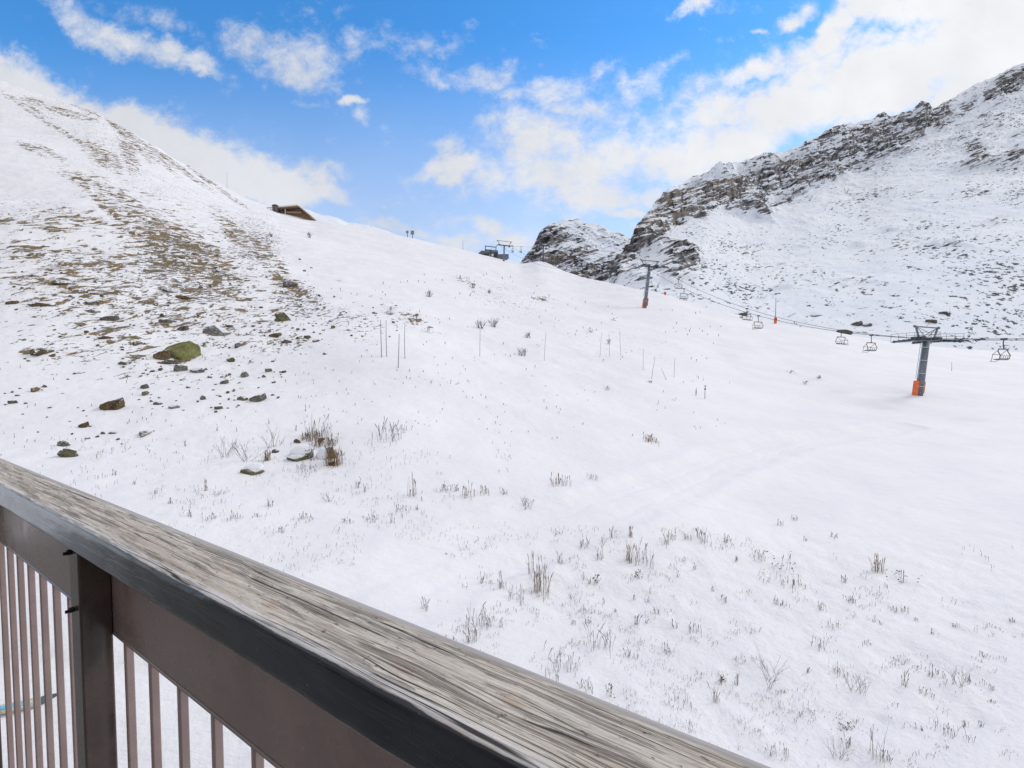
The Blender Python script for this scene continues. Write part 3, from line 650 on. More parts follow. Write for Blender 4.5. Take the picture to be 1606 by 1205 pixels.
rail = empty('balcony_railing', (0, 0, FLOOR), math.atan2(-0.557, 0.830))
tag(rail, 'balcony railing with weathered grey wooden handrail over brown steel bars', 'railing')
def make_plank():
    prof = []      # (y, z) around the section, near bottom to far bottom
    y0, y1, zt, zb = 0.3006, 0.4176, ZT, ZT - 0.061
    prof += [(y0 + 0.004, zb), (y0 + 0.001, zb + 0.003)]
    prof += [(y0, zb + 0.006 + k * (0.061 - 0.017) / 8) for k in range(9)]
    for k in range(1, 7):
        a = math.pi / 2 * k / 6; prof.append((y0 + 0.011 - 0.011 * math.cos(a), zt - 0.011 + 0.011 * math.sin(a)))
    prof += [(y0 + 0.011 + k * (y1 - y0 - 0.011 - 0.012) / 40, zt) for k in range(1, 41)]
    for k in range(1, 6):
        a = math.pi / 2 * k / 5; prof.append((y1 - 0.012 + 0.012 * math.sin(a), zt - 0.007 + 0.007 * math.cos(a)))
    prof += [(y1, zb + 0.004), (y1 - 0.004, zb)]
    prof = np.array(prof + [prof[0]])
    xs = np.concatenate([np.linspace(-7.5, -2.6, 120, endpoint=False), np.linspace(-2.6, 0.3, 900, endpoint=False), np.linspace(0.3, 1.6, 80)])
    P = np.zeros((len(xs), len(prof), 3))
    P[..., 0] = xs[:, None]; P[..., 1] = prof[None, :, 0]; P[..., 2] = prof[None, :, 1]
    X, Y, Z = P[..., 0], P[..., 1], P[..., 2]
    top = sstep(Z, zt - 0.006, zt - 0.001)
    sh = sstep(Y, y1 - 0.026, y1 - 0.006)
    g = fbm(X * 2.0, Y * 120, 0, 4, seed=101) * 0.0009 + fbm(X * 1.2, Y * 40, 0, 3, seed=103) * 0.0014
    P[..., 2] += top * g * (1 - 0.8 * sh) - sh * 0.004
    near = sstep(y0 + 0.02 - Y, 0, 0.02)
    wob = fbm(X * 3.0, 0, 0, 4, seed=107) * 0.0022 + fbm(X * 14, Z * 30, 0, 3, seed=109) * 0.0008
    P[..., 1] += near * wob
    chip = np.maximum(fbm(X * 5, 2, 0, 4, seed=111) - 0.12, 0) * 0.010
    arr = np.exp(-(((Y - y0 - 0.004) / 0.006) ** 2)) * sstep(Z, zt - 0.02, zt - 0.004)
    P[..., 2] -= chip * arr
    far = sstep(Y, y1 - 0.012, y1)
    P[..., 1] += far * fbm(X * 2.4, 5, 0, 4, seed=113) * 0.0016
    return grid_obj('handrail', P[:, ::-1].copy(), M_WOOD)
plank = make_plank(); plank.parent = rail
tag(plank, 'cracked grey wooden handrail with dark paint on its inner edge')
for k, xx in enumerate(np.arange(-7.5, 1.7, 1.5)): pass
o = MB().box((-7.5, 0.375, ZT - 0.276), (1.6, 0.400, ZT - 0.0612)).build('top_beam', M_BROWN, rail); bevel(o, 0.005, 3)
lip = MB().tube([(-7.5, 0.3765, ZT - 0.277), (1.6, 0.3765, ZT - 0.277)], 0.0038, 8).build('beam_lip', M_BROWN, o)
post_x = [-6.45, -5.15, -3.85, -2.55, -1.332, 0.05, 1.35]
for x in post_x:
    p = MB().box((x - 0.060, 0.318, 0.02), (x, 0.3742, ZT - 0.0622)).build('post', M_POST, rail); bevel(p, 0.004, 3)
    for dz in (0.078, 0.205):
        bm = MB().cyl((x - 0.03, 0.3125, ZT - dz), 0.0062, (0, 1, 0), 0.009, 6); bm.cyl((x - 0.027, 0.307, ZT - dz), 0.0036, (0, 1, 0), 0.012, 8)
        bm.build('bolt', M_DARKBOLT, p)
sbar = [0.877 + 0.133 * i for i in range(-14, 48)]
for sb in sbar:
    x = -sb
    if any(-0.075 < x - q < 0.012 for q in post_x) or x < -7.4: continue
    bm = MB().box((x - 0.006, 0.376, 0.075), (x + 0.006, 0.3922, ZT - 0.2742))
    bevel(bm.build('baluster', M_BAR, rail), 0.0025, 2)
bevel(MB().box((-7.5, 0.366, 0.04), (1.6, 0.404, 0.074)).build('bottom_rail', M_BROWN, rail), 0.003)

# balcony floor the rail stands on
def make_concrete():
    m, nt, b = material('balcony_concrete')
    n = nt.noise(nt.coord(), 4.0, 8, 0.7)
    nt.put(b.inputs['Base Color'], nt.mix(n, (0.20, 0.19, 0.18), (0.34, 0.33, 0.31))); b.inputs['Roughness'].default_value = 0.9
    nt.put(b.inputs['Normal'], nt.bump(n, 0.3, 0.01)); return m
slab = MB().box((-7.6, -3.4, -0.22), (1.7, 0.44, 0.0)).build('balcony_slab', make_concrete(), None, loc=(0, 0, FLOOR))
slab.rotation_euler = (0, 0, rail.rotation_euler[2]); bevel(slab, 0.01)
tag(slab, kind='structure')
def make_boards():
    m, nt, b = material('facade_boards'); co = nt.coord(); s = nt.sep(co)
    n = nt.noise(nt.mapping(co, (0, 0, 0), (0, 0, 0), (8, 1, 0.7)), 1.0, 5, 0.6)
    gap = nt.mapr(nt.math('PINGPONG', s[0], 0.07), 0.004, 0.0)
    nt.put(b.inputs['Base Color'], nt.mix(gap, nt.mix(n, (0.13, 0.10, 0.08), (0.26, 0.20, 0.16)), (0.01, 0.008, 0.007))); b.inputs['Roughness'].default_value = 0.7; return m
fac = MB().box((-7.6, -3.7, -9.5 - FLOOR), (1.7, -3.4, 3.0)).build('building_wall', make_boards(), None, loc=(0, 0, FLOOR))
shd = MB().box((1.72, -3.4, 0.0), (1.86, 0.46, 2.6)).build('unseen_shade_panel', make_boards(), None, loc=(0, 0, FLOOR))  # unseen panel beyond the rail end, added to darken the post side
shd.rotation_euler = (0, 0, rail.rotation_euler[2]); tag(shd, kind='structure')
fac.rotation_euler = (0, 0, rail.rotation_euler[2]); tag(fac, kind='structure')

# ------------------------------------------------------------------ lift
M_STEEL = simple('galvanised_steel', (0.17, 0.185, 0.21), 0.45, 0.35, 0.25, 3.0)
M_STEEL_D = simple('dark_steel', (0.060, 0.067, 0.080), 0.5, 0.3, 0.3, 5.0)
M_CHAIR = simple('chair_frame', (0.085, 0.09, 0.10), 0.5, 0.2, 0.2, 4.0)
M_SEAT = simple('chair_seat', (0.14, 0.145, 0.155), 0.6, 0.0, 0.2, 6.0)
M_ORANGE = simple('orange_pad', (0.74, 0.15, 0.05), 0.55, 0.0, 0.15, 2.0, 0.2)
M_WHITE = simple('white_band', (0.62, 0.65, 0.68), 0.6, 0.0, 0.1)
M_BLUEW = simple('pale_ladder', (0.42, 0.50, 0.60), 0.5, 0.2, 0.1)
M_CABLE = simple('steel_cable', (0.10, 0.105, 0.12), 0.45, 0.5, 0.1)
P1 = on_ground(1441, 620); P2 = on_ground(1011, 483); P3 = on_ground(790, 410)
LD = (P2 - P1); LD[2] = 0; LD /= np.linalg.norm(LD)
PD = np.array([LD[1], -LD[0], 0.0])                    # to the right strand
LROT = math.atan2(LD[1], LD[0])
def make_pylon(name, base, head, rshaft, label, half=2.7, train=3.3, full=True, tilt=0.05, gantry=2.0):
    """Base and head in the world; local X runs up the line, local Y to the left strand."""
    t = empty(name, base, LROT)
    tag(t, label, 'lift pylon', 'pylons of the chairlifts')
    Mi = Matrix.Rotation(-LROT, 3, 'Z')
    h = Mi @ Vector(head - base); ax = h.normalized(); L = h.length
    q = ax.to_track_quat('Z', 'X').to_matrix()
    def along(s, x=0, y=0): return ax * s + q @ Vector((x, y, 0))
    MB().tube([along(-0.6), along(L * 0.5), along(L - 0.25)], [rshaft * 1.1, rshaft, rshaft * 0.92], 14).build('shaft', M_STEEL, t, True)
    if full:
        for s in np.linspace(0.16, 0.86, 4):
            MB().tube([along(L * s - 0.04), along(L * s + 0.04)], rshaft * 1.16, 14).build('band', M_WHITE, t)
        Mv = Mi @ Vector((-1, 0, 0)); ld = MB()
        o1 = q @ (q.inverted() @ Mv); o1.normalize(); side = Vector((-o1.y, o1.x, 0))
        for k in (-0.2, 0.2): ld.tube([along(L * .30) + o1 * (rshaft + .2) + side * k, along(L * .94) + o1 * (rshaft + .2) + side * k], 0.035, 5)
        for s in np.arange(L * .30, L * .94, 0.35): ld.tube([along(s) + o1 * (rshaft + .2) - side * 0.2, along(s) + o1 * (rshaft + .2) + side * 0.2], 0.02, 4)
        ld.build('ladder', M_BLUEW, t)
    # crossarm, sheave trains with walkways, lifting gantry
    H = Vector(h)
    MB().box((-0.3, -half, -0.28), (0.3, half, 0.12)).build('crossarm', M_STEEL_D, t, loc=H)
    for s in (-1, 1):
        y = s * half; b = MB()
        b.tube([(-train, y, -0.25 - tilt * train), (0, y, 0.02), (train, y, -0.25 + tilt * train * 0.2)], 0.13, 6)
        for k in np.linspace(-train + 0.2, train - 0.2, 10 if full else 4):
            zz = -0.12 - abs(k) * 0.10 + tilt * k * 0.6
            b.cyl((k, y, zz + 0.12), 0.22, (0, 1, 0), 0.12, 10)
        tr = b.build('sheave_train', M_STEEL_D, t, loc=H)
        if full:
            w = MB(); yo = y + s * 0.55
            for (z_, r_) in ((-0.30, 0.06), (0.55, 0.028), (0.98, 0.028)):
                w.tube([(-train, yo, z_ - tilt * train), (0, yo, z_ + 0.05), (train, yo, z_ + tilt * train * .2 - 0.05)], r_, 5)
            for k in np.linspace(-train, train, 7): w.tube([(k, yo, -0.30 + tilt * k * .6 - .02), (k, yo, 0.98 + tilt * k * .6 - .02)], 0.028, 5)
            w.box((-train, y - 0.05 * s - 0.3, -0.36), (train, y - 0.05 * s + 0.3, -0.32))
            w.build('walkway', M_STEEL, tr)
            c = MB().box((-0.9, y - 0.55 * s - 0.35, 0.02), (0.9, y - 0.55 * s + 0.35, 0.10))
            c.box((-0.9, y - 0.55 * s - 0.35, 0.10), (0.9, y - 0.55 * s + 0.35, 0.42))
            c.build('platform', M_STEEL_D, t, loc=H)
    g = MB(); gz = gantry  # lifting frame
    g.tube([(0, -half - 0.55, gz), (0, half + 0.55, gz)], 0.13, 6)
    for s in (-1, 1):
        g.tube([(0, s * (half * 0.72), 0.0), (0, s * (half + 0.3), gz)], 0.15, 6)
        g.cyl((0, s * (half + 0.5), gz), 0.22, (0, 1, 0), 0.3, 8)
        if full:
            g.tube([(0, s * (half + 0.3), gz), (s * -train * 0.85, s * half, 0.1)], 0.05, 5)
            g.tube([(0, s * (half + 0.1), gz), (0, 0, 0.2)], 0.05, 5)
    g.build('gantry', M_STEEL, t, loc=H)
    return t, Vector(head), ax, q, Mi
H1 = at(1453, 533, P1[1] * 0.998); H2 = at(1019, 418, P2[1]); H3 = at(791, 385, P3[1])
pyl1, *_ = make_pylon('lift_pylon', P1, H1, 0.50, 'large grey chairlift pylon with wide walkway head standing on the right piste')
pyl2, *_ = make_pylon('lift_pylon', P2, H2, 0.47, 'tall grey chairlift pylon on the snow crest with orange pads at both sides', tilt=0.10, gantry=1.6)
pyl3, *_ = make_pylon('lift_pylon', P3, H3, 0.40, 'small lift pylon with double crossbar on the skyline beside the lift station', half=3.4, train=2.2, full=False)
def add_pads(pyl, base, head, r, specs):
    Mi = Matrix.Rotation(-LROT, 3, 'Z'); ax = (Mi @ Vector(head - base)).normalized()
    for (dx, s0, s1, w, dep) in specs:           # sideways offset as seen, start and end up the shaft
        sd = Mi @ Vector((1, -0.86 * 0.0, 0)); fw = Mi @ Vector((0, -1, 0))
        b = MB(); n = 10
        prof = [(-w, 0), (-w * 0.9, dep * .7), (-w * 0.4, dep), (w * 0.4, dep), (w * 0.9, dep * .7), (w, 0), (w * 0.6, -dep * .4), (-w * 0.6, -dep * .4)]
        vs = []
        for k, (s, q_) in enumerate(((s0, 0.92), (s0 + 0.1, 1), (s1 - 0.15, 1), (s1, 0.85))):
            vs += [ax * s + sd * (dx + a * q_) + fw * (c * q_) for a, c in prof]
        m = len(prof)
        fs = [(i*m+k, i*m+(k+1)%m, (i+1)*m+(k+1)%m, (i+1)*m+k) for i in range(3) for k in range(m)] + [tuple(reversed(range(m))), tuple(range(3*m, 4*m))]
        b.add(vs, fs).build('safety_pad', M_ORANGE, pyl)
add_pads(pyl1, P1, H1, .5, [(-0.78, -0.15, 2.35, 0.38, 0.45), (0.52, 0.3, 2.2, 0.16, 0.3)])
add_pads(pyl2, P2, H2, .62, [(-0.62, -0.1, 2.6, 0.19, 0.4), (0.62, 0.5, 2.7, 0.17, 0.4)])

# cables: two strands of the loop
P0H = H1 - LD * 52 + np.array([0, 0, -1.0])
def strand_pts(sgn):
    off = PD * 2.7 * sgn
    A = [P0H, H1, H2, H3, at(772, 396.5, 263)]
    off3 = PD * 3.4 * sgn
    pts = []
    for i in range(len(A) - 1):
        L = np.linalg.norm(A[i + 1] - A[i]); sagm = [1.0, 4.2, 6.0, 0.0][i]
        for t in np.linspace(0, 1, 40, endpoint=(i == len(A) - 2)):
            o_ = off if i < 2 else off + (off3 - off) * (t if i == 2 else 1)
            p = A[i] * (1 - t) + A[i + 1] * t + o_ + np.array([0, 0, 0.12 - sagm * 4 * t * (1 - t)])
            pts.append(p)
    return np.array(pts)
STR = {1: strand_pts(1), -1: strand_pts(-1)}
for sgn, lab in ((-1, 'lower lift cable nearer the balcony running between the pylons'), (1, 'upper lift cable on the far side of the pylons')):
    c = MB().tube([tuple(p) for p in STR[sgn]], 0.042, 5, False).build('lift_cable', M_CABLE, None, True)
    tag(c, lab, 'cable', 'cables of the chairlift')
def on_strand(px, sgn, lo=0, hi=1e9):
    P = STR[sgn]; u = P[:, 0] / P[:, 1]
    pp = np.linspace(0, len(P) - 1, 4000); X = np.stack([np.interp(pp, np.arange(len(P)), P[:, k]) for k in range(3)], -1)
    ut = uv(px, 520)[0]
    e = np.abs(X[:, 0] / X[:, 1] - ut) + 10 * ((X[:, 1] < lo) | (X[:, 1] > hi))
    return X[np.argmin(e)]
def make_chair(loc, label, k=1.0, rot=0.0):
    t = empty('lift_chair', loc, LROT + rot); tag(t, label, 'lift chair', 'chairs hanging on the chairlift'); t.scale = (k, k, k)
    w = 1.15
    MB().box((-0.32, -0.09, -0.14), (0.32, 0.09, 0.10)).build('grip', M_CHAIR, t)
    MB().tube([(0, 0, 0), (0.05, 0, -0.5), (-0.02, 0, -1.25)], 0.065, 6).build('hanger', M_CHAIR, t)
    f = MB().tube([(0, -w, -1.30), (0, w, -1.30)], 0.075, 6)
    for s in (-1, 1): f.tube([(0, s * w, -1.30), (0.06, s * (w + 0.05), -1.55), (-0.20, s * (w + 0.12), -2.1), (-0.1, s * w, -2.55), (0.45, s * w, -2.62)], 0.055, 6)
    f.build('frame', M_CHAIR, t)
    bevel(MB().box((-0.12, -w + 0.05, -2.68), (0.42, w - 0.05, -2.56)).build('seat', M_SEAT, t), 0.03)
    bk = MB()
    for q in range(4):
        y = -w + 0.08 + q * (2 * w - 0.1) / 4
        bk.tube([(-0.20, y, -2.5), (-0.24, y + 0.01, -2.25), (-0.22, y + 0.25, -2.02), (-0.24, y + 0.48, -2.25), (-0.20, y + 0.5, -2.5)], 0.02, 4)
    bk.tube([(-0.18, -w, -2.5), (-0.18, w, -2.5)], 0.04, 5)
    bk.build('backrest', M_SEAT, t)
    b = MB().tube([(0.0, -w * 0.9, -1.36), (0.62, -w * 0.9, -1.95), (0.72, -w * 0.8, -2.6), (0.95, -w * 0.6, -2.85), (0.95, w * 0.6, -2.85), (0.72, w * 0.8, -2.6), (0.62, w * 0.9, -1.95), (0.0, w * 0.9, -1.36)], 0.032, 5)
    b.tube([(0.64, -w * 0.9, -1.97), (0.64, w * 0.9, -1.97)], 0.035, 5)
    b.build('safety_bar', M_CHAIR, t)
    return t
CH = [(1575,-1,0,75,1.08,'grey lift chair hanging right of the large pylon at the photo edge'),
      (1367,-1,75,200,1.0,'grey lift chair hanging just left of the large right pylon'),
      (1319,1,75,200,1.0,'lift chair hanging in front of the brown block boulder on the valley floor'),
      (1189,-1,75,200,1.0,'lower lift chair of the pair above the dark flat rock mid valley'),
      (1171,1,75,200,1.0,'upper lift chair of the pair above the dark flat rock mid valley'),
      (1072,-1,75,200,0.95,'pale lift chair low behind the crest right of the padded pylon'),
      (1063,1,75,200,0.95,'pale lift chair hanging against the rock outcrop right of the padded pylon'),
      ]
for (px, sg, lo, hi, k, lab) in CH:
    make_chair(on_strand(px, sg, lo, hi), lab, k, math.pi if sg > 0 else 0)
# the upper lift: a level cable from the small pylon to the thin one before the peak
A4, B4 = at(796, 385.5, P3[1]), at(852, 386.5, 300)
c = MB().tube([tuple(A4 + (B4 - A4) * t - np.array([0, 0, 2.0 * t * (1 - t)])) for t in np.linspace(0, 1, 30)], 0.05, 5, False).build('lift_cable', M_CABLE, None, True)
tag(c, 'short level cable on the skyline from the small pylon to the rocky peak', 'cable', 'cables of the chairlift')
for px, lab in ((803, 'tiny lift chair on the skyline next to the small pylon'), (814.5, 'tiny lift chair on the skyline farther right of the small pylon')):
    t_ = (px - 796) / 56.0; make_chair(A4 + (B4 - A4) * t_ - np.array([0, 0, 2.0 * t_ * (1 - t_)]), lab, 1.1, 0.9)
# ------------------------------------------------------------------ skyline buildings
def box_wood():
    m, nt, b = material('chalet_wood'); co = nt.coord()
    n = nt.noise(nt.mapping(co, (0, 0, 0), (0, 0, 0), (0.6, 0.6, 6)), 1.0, 4, 0.6)
    nt.put(b.inputs['Base Color'], nt.mix(n, (0.13, 0.075, 0.048), (0.27, 0.165, 0.105))); b.inputs['Roughness'].default_value = 0.75; return m
M_CWOOD = box_wood()
M_STONE = simple('chalet_stone', (0.20, 0.165, 0.13), 0.9, 0, 0.4, 1.5)
M_RSNOW = simple('roof_snow', (0.83, 0.84, 0.87), 0.8, 0, 0.03)
M_GLASS = simple('window_glass', (0.03, 0.035, 0.045), 0.1, 0, 0.1)
M_DROOF = simple('dark_roof', (0.05, 0.055, 0.07), 0.5, 0.2, 0.2)
M_SOFFIT = simple('eave_board', (0.33, 0.205, 0.12), 0.7, 0, 0.2, 2)
def chalet():
    D = 236.0; m = D / F                    # metres per photo pixel there
    b0 = at(461, 343, D)
    t = empty('chalet', b0); tag(t, 'brown wooden chalet with wide snowy gable roof behind the left ridge', 'chalet')
    X = lambda px: (px - 461) * m
    Z = lambda py: (343 - py) * m
    # wall under the gable
    pk = (X(470.5), Z(326.8)); l = (X(443), Z(330)); r = (X(489), Z(341.5))
    vs = []
    front = [(X(441), -4.5), (X(488), -4.5), (X(488), Z(341.6)), (pk[0], pk[1] - 0.5), (X(441), Z(331.5))]
    for y in (0.0, 12.0): vs += [(a, y, c) for a, c in front]
    n = 5
    fs = [tuple(reversed(range(n))), tuple(range(n, 2 * n))] + [(k, (k + 1) % n, n + (k + 1) % n, n + k) for k in range(n)]
    mesh_obj('wall', vs, [tuple(reversed(f)) for f in fs], M_CWOOD, t)
    # roof: two slopes with thickness, overhanging towards us
    def slab(a, c, th, y0, y1, mat, name, lift=0.0):
        d = np.array([c[0] - a[0], c[1] - a[1]]); d /= np.linalg.norm(d); nn = np.array([-d[1], d[0]])
        if nn[1] < 0: nn = -nn
        A = np.array(a) + nn * lift; C = np.array(c) + nn * lift
        q = [A, C, C + nn * th, A + nn * th]
        v = [(p[0], y0, p[1]) for p in q] + [(p[0], y1, p[1]) for p in q]
        return mesh_obj(name, v, [(3,2,1,0),(4,5,6,7),(0,1,5,4),(1,2,6,5),(2,3,7,6),(3,0,4,7)], mat, t)
    lft = (X(434), Z(330.5)); rgt = (X(490), Z(343.0)); apex = (X(470.5), Z(327.0))
    r1 = slab(lft, apex, 0.35, -2.6, 13, M_SOFFIT, 'roof'); r2 = slab(apex, rgt, 0.45, -2.6, 13, M_SOFFIT, 'roof')
    s1 = slab(lft, apex, 0.8, -2.0, 13, M_RSNOW, 'roof_snow', 0.36); s1.parent = r1
    s2 = slab(apex, rgt, 0.25, -2.0, 13, M_RSNOW, 'roof_snow', 0.46); s2.parent = r2
    # balcony band, beam and windows
    MB().box((X(451), -1.2, Z(336)), (X(474), -0.003, Z(333.8))).build('balcony', M_SOFFIT, t)
    for px in (455, 461, 466, 471):
        MB().box((X(px) - 0.7, -0.08, Z(333)), (X(px) + 0.7, 0.02, Z(330.5))).build('window', M_GLASS, t)
    MB().box((X(450) - 0.15, -1.6, -3.0), (X(450) + 0.15, -1.3, Z(330))).build('pillar', M_WHITE, t)
    MB().box((X(424.5), -0.5, -3), (X(441), 7, Z(331.6))).build('annexe', M_DROOF, t)
    return t
chalet()
def tower():
    D = 234.0; m = D / F; b0 = at(432, 333, D)
    t = empty('stone_tower', b0); tag(t, 'small round stone tower with dark cap left of the chalet', 'tower')
    MB().tube([(0, 0, -4), (0, 0, 9 * m)], 4.4 * m, 14).build('wall', M_STONE, t, True)
    MB().tube([(0, 0, 9 * m), (0, 0, 10.2 * m), (0, 0, 11.2 * m)], [5.2 * m, 4.6 * m, 1.0 * m], 14).build('roof', M_DROOF, t)
    MB().tube([(0, 0, 11.0 * m), (0, 0, 11.8 * m)], [3.0 * m, 2.2 * m], 12).build('roof_snow', M_RSNOW, t)
tower()
def fence_deck():
    D = 233.0; m = D / F; b0 = at(427, 333, D)
    t = empty('deck_railing', b0); tag(t, 'dark metal deck railing beside the stone tower on the ridge', 'railing')
    b = MB()
    for z in (1.0, 2.2): b.tube([(-2.2, 0, z), (5, -1.5, z - 0.6)], 0.12, 5)
    b.build('rail', M_STEEL_D, t)
    for k in np.linspace(0, 1, 5): MB().tube([(-2.2 + 7.2 * k, -1.5 * k, -2.5), (-2.2 + 7.2 * k, -1.5 * k, 2.3 - 0.6 * k)], 0.14, 5).build('post', M_STEEL_D, t)
fence_deck()
M_STATION = simple('station_cladding', (0.12, 0.135, 0.165), 0.5, 0.2, 0.2)
def station():
    D = 262.0; m = D / F; b0 = at(768, 402, D)
    t = empty('lift_station', b0); tag(t, 'dark low lift station with sloped roofs behind the snow crest', 'station')
    X = lambda px: (px - 768) * m; Z = lambda py: (402 - py) * m
    MB().box((X(751), 0, -8), (X(782), 9, Z(400))).build('wall', M_STATION, t)
    def wedge(name, pts, y0, y1, mat):
        n = len(pts); v = [(X(a), y0, Z(b)) for a, b in pts] + [(X(a), y1, Z(b)) for a, b in pts]
        f = [tuple(range(n)), tuple(reversed(range(n, 2 * n)))] + [((k + 1) % n, k, n + k, n + (k + 1) % n) for k in range(n)]
        return mesh_obj(name, v, f, mat, t)
    wedge('roof', [(749.5, 400), (756, 394.6), (777, 399), (777, 401)], -2, 11, M_STATION)
    wedge('roof', [(780, 403.5), (781, 400.3), (797.5, 400.2), (797.5, 401.3), (789, 407.5), (781, 408)], -2, 6, M_STATION)
    wedge('drive_housing', [(760, 399), (761, 393.5), (781, 395.2), (780, 398)], -3.0, 3, M_STEEL)
    g = MB().tube([(X(761), -3.4, Z(389)), (X(779), -3.4, Z(391))], 0.22, 6)
    for a, b in ((762, 389), (778, 391)): g.tube([(X(a), -3.4, Z(b)), (X(a), -3.4, Z(396))], 0.2, 6)
    g.tube([(X(770), -3.4, Z(395)), (X(770), -3.4, Z(406))], 0.45, 8)
    g.build('gantry', M_STEEL_D, t)
    MB().box((X(768), -2.4, Z(404)), (X(774), -2.0, Z(400))).build('window', M_RSNOW, t)
station()
def far_pylon():
    D = 300.0; b = at(852, 418, D); h = at(852, 386, D)
    t = empty('lift_pylon', b); tag(t, 'thin distant lift pylon in front of the rocky peak', 'lift pylon', 'pylons of the chairlifts')
    H = float(h[2] - b[2])
    MB().tube([(0, 0, -4), (0, 0, H)], [0.5, 0.38], 10).build('shaft', M_STEEL_D, t, True)
    MB().box((-4.6, -0.25, H - 0.3), (4.2, 0.25, H + 0.25)).build('crossarm', M_STEEL_D, t)
    for x in (-4.2, 3.8): MB().tube([(x, -1.5, H - 0.5), (x, 1.5, H - 0.5)], 0.3, 6).build('sheave_train', M_STEEL_D, t)
far_pylon()
def sign(px, py0, py1, w, h, D, label):
    b = at(px, py1, D); t = empty('piste_sign', b); tag(t, label, 'sign', 'signs on the skyline')
    m = D / F; Hh = (py1 - py0) * m
    MB().tube([(0, 0, -1.0), (0, 0, Hh)], 0.16, 6).build('post', M_STEEL_D, t)
    bevel(MB().box((-w * m / 2, -0.32, Hh - h * m), (w * m / 2, -0.17, Hh)).build('board', M_SIGN, t), 0.03)
M_SIGN = simple('sign_board', (0.20, 0.225, 0.27), 0.5, 0.1, 0.2)
sign(639, 362.5, 372, 3.8, 4.2, 235, 'smaller grey board sign on a post on the left skyline')
sign(647, 362.5, 373, 5.4, 6.0, 235, 'larger square grey board sign on a post on the left skyline')
def pole(px0, py0, px1, py1, r, mat, name, label, cat, group=None, ground=True, knobs=()):
    b = on_ground(px0, py0) if ground else on_mountain(px0, py0)
    tp = at(px1, py1, b[1])
    d = Vector(tp - b); dn = d.normalized()
    mb = MB().tube([-dn * 0.5, (0, 0, 0), d * 0.5 + Vector((0.012 * d.length * random.uniform(-1, 1), 0, 0)), d], [r * 1.1, r * 1.1, r, r * 0.75], 7)
    o = mb.build(name, mat, None, True, loc=b); tag(o, label, cat, group)
    for (f, ln, rr, mt, nm) in knobs:
        MB().tube([d * f, d * f + dn * ln], [rr, rr * 0.9], 8).build(nm, mt, o)
    return o
M_BAMBOO = simple('grey_pole', (0.15, 0.135, 0.13), 0.7, 0, 0.3, 3)
M_PALEP = simple('pale_pole', (0.22, 0.20, 0.20), 0.7, 0, 0.2, 3)
M_TIN = simple('steel_tip', (0.16, 0.17, 0.21), 0.5, 0.3, 0.2, 3)
POLES = [
 (598.5,560.5,597,502,.030,M_BAMBOO,'leftmost grey pole of the four standing in the snow by the stony patch'),
 (606.5,559.5,605.5,502,.028,M_BAMBOO,'second grey pole of the four by the stony patch'),
 (624.5,577,626,524,.030,M_BAMBOO,'grey pole of the four that stands lowest on the slope'),
 (635,563,635,507.5,.026,M_BAMBOO,'rightmost grey pole of the four by the stony patch'),
 (752.5,559,753,514,.024,M_BAMBOO,'single grey pole standing below the pair of round shrubs'),
 (853.5,566,856,522,.022,M_PALEP,'thin pale pole with a knot at mid height right of the low shrub'),
 (941,560,944,521,.022,M_PALEP,'left thin pole of the three near the brown tuft'),
 (956,560,955,522,.022,M_PALEP,'middle thin pole of the three with a brown tuft behind it'),
 (974,559,972,519,.024,M_PALEP,'right thin pole of the three near the brown tuft'),
 (1008.5,581,1009,547,.022,M_PALEP,'upright thin pole left of the two leaning poles'),
 (1022,594,1027.5,559,.024,M_PALEP,'thin pole leaning to the right on the middle slope'),
 (1045,596,1037,577,.024,M_PALEP,'short pole leaning far to the left on the middle slope'),
 (1057,592,1058.5,561,.024,M_PALEP,'upright thin pole right of the leaning poles'),
]
for (a, b, c, d, r, mt, lab) in POLES: pole(a, b, c, d, r, mt, 'marker_pole', lab, 'pole', 'poles standing in the snow')
pole(1091.5,621,1092,608,.035,M_TIN,'wooden_stake','short dark stake left of the capped post on the middle slope','stake', knobs=((0.25,0.45,.055,M_STEEL_D,'collar'),))
pole(1105.5,626,1106,606,.035,M_TIN,'capped_post','blue grey metal post with a round cap on the middle slope','post', knobs=((0.72,0.2,.10,M_STEEL_D,'collar'),(0.97,0.14,.11,M_TIN,'cap')))
pole(356,288,356,270,.05,M_PALEP,'mast','thin bare mast on the left skyline','mast')
pole(726,392,726,377,.09,M_PALEP,'mast','thin pale mast on the skyline between the signs and the lift station','mast')
pole(1492.5,582,1492.5,568,.035,M_PALEP,'mast','thin pale pole on the snow right of the large pylon','pole')
pole(1235,497,1248,492,.10,M_STEEL_D,'fallen_beam','dark beam lying in the snow right of the orange snow lance','beam',ground=False)
def snow_gun(px, py, top, h, w, label, lance):
    b = on_ground(px, py); b = np.array(b); m = b[1] / F
    t = empty('snow_lance' if lance else 'padded_post', b); tag(t, label, 'snow lance' if lance else 'padded post')
    Hh = h * m
    MB().tube([(0, 0, -0.4), (0, 0, Hh * 0.08), (0, 0, Hh * 0.9), (0, 0, Hh)], [w * m * .46, w * m * .5, w * m * .5, w * m * .36], 12).build('safety_pad', M_ORANGE, t, True)
    MB().tube([(0, 0, Hh * .9), (0.02, 0, (py - top) * m)], [0.11, 0.07], 6).build('pole', M_STEEL_D, t)
    MB().box((-w * m * .3, -w * m * .62, Hh * 0.55), (w * m * .3, -w * m * .5, Hh * 0.8)).build('strap', M_STEEL_D, t)
snow_gun(1043, 462, 455, 6.5, 3.4, 'short post in a bright orange pad on the crest right of the pylon', False)
snow_gun(1216, 507.5, 470, 9.5, 4.2, 'tall thin lance rising from an orange pad at the edge of the valley', True)

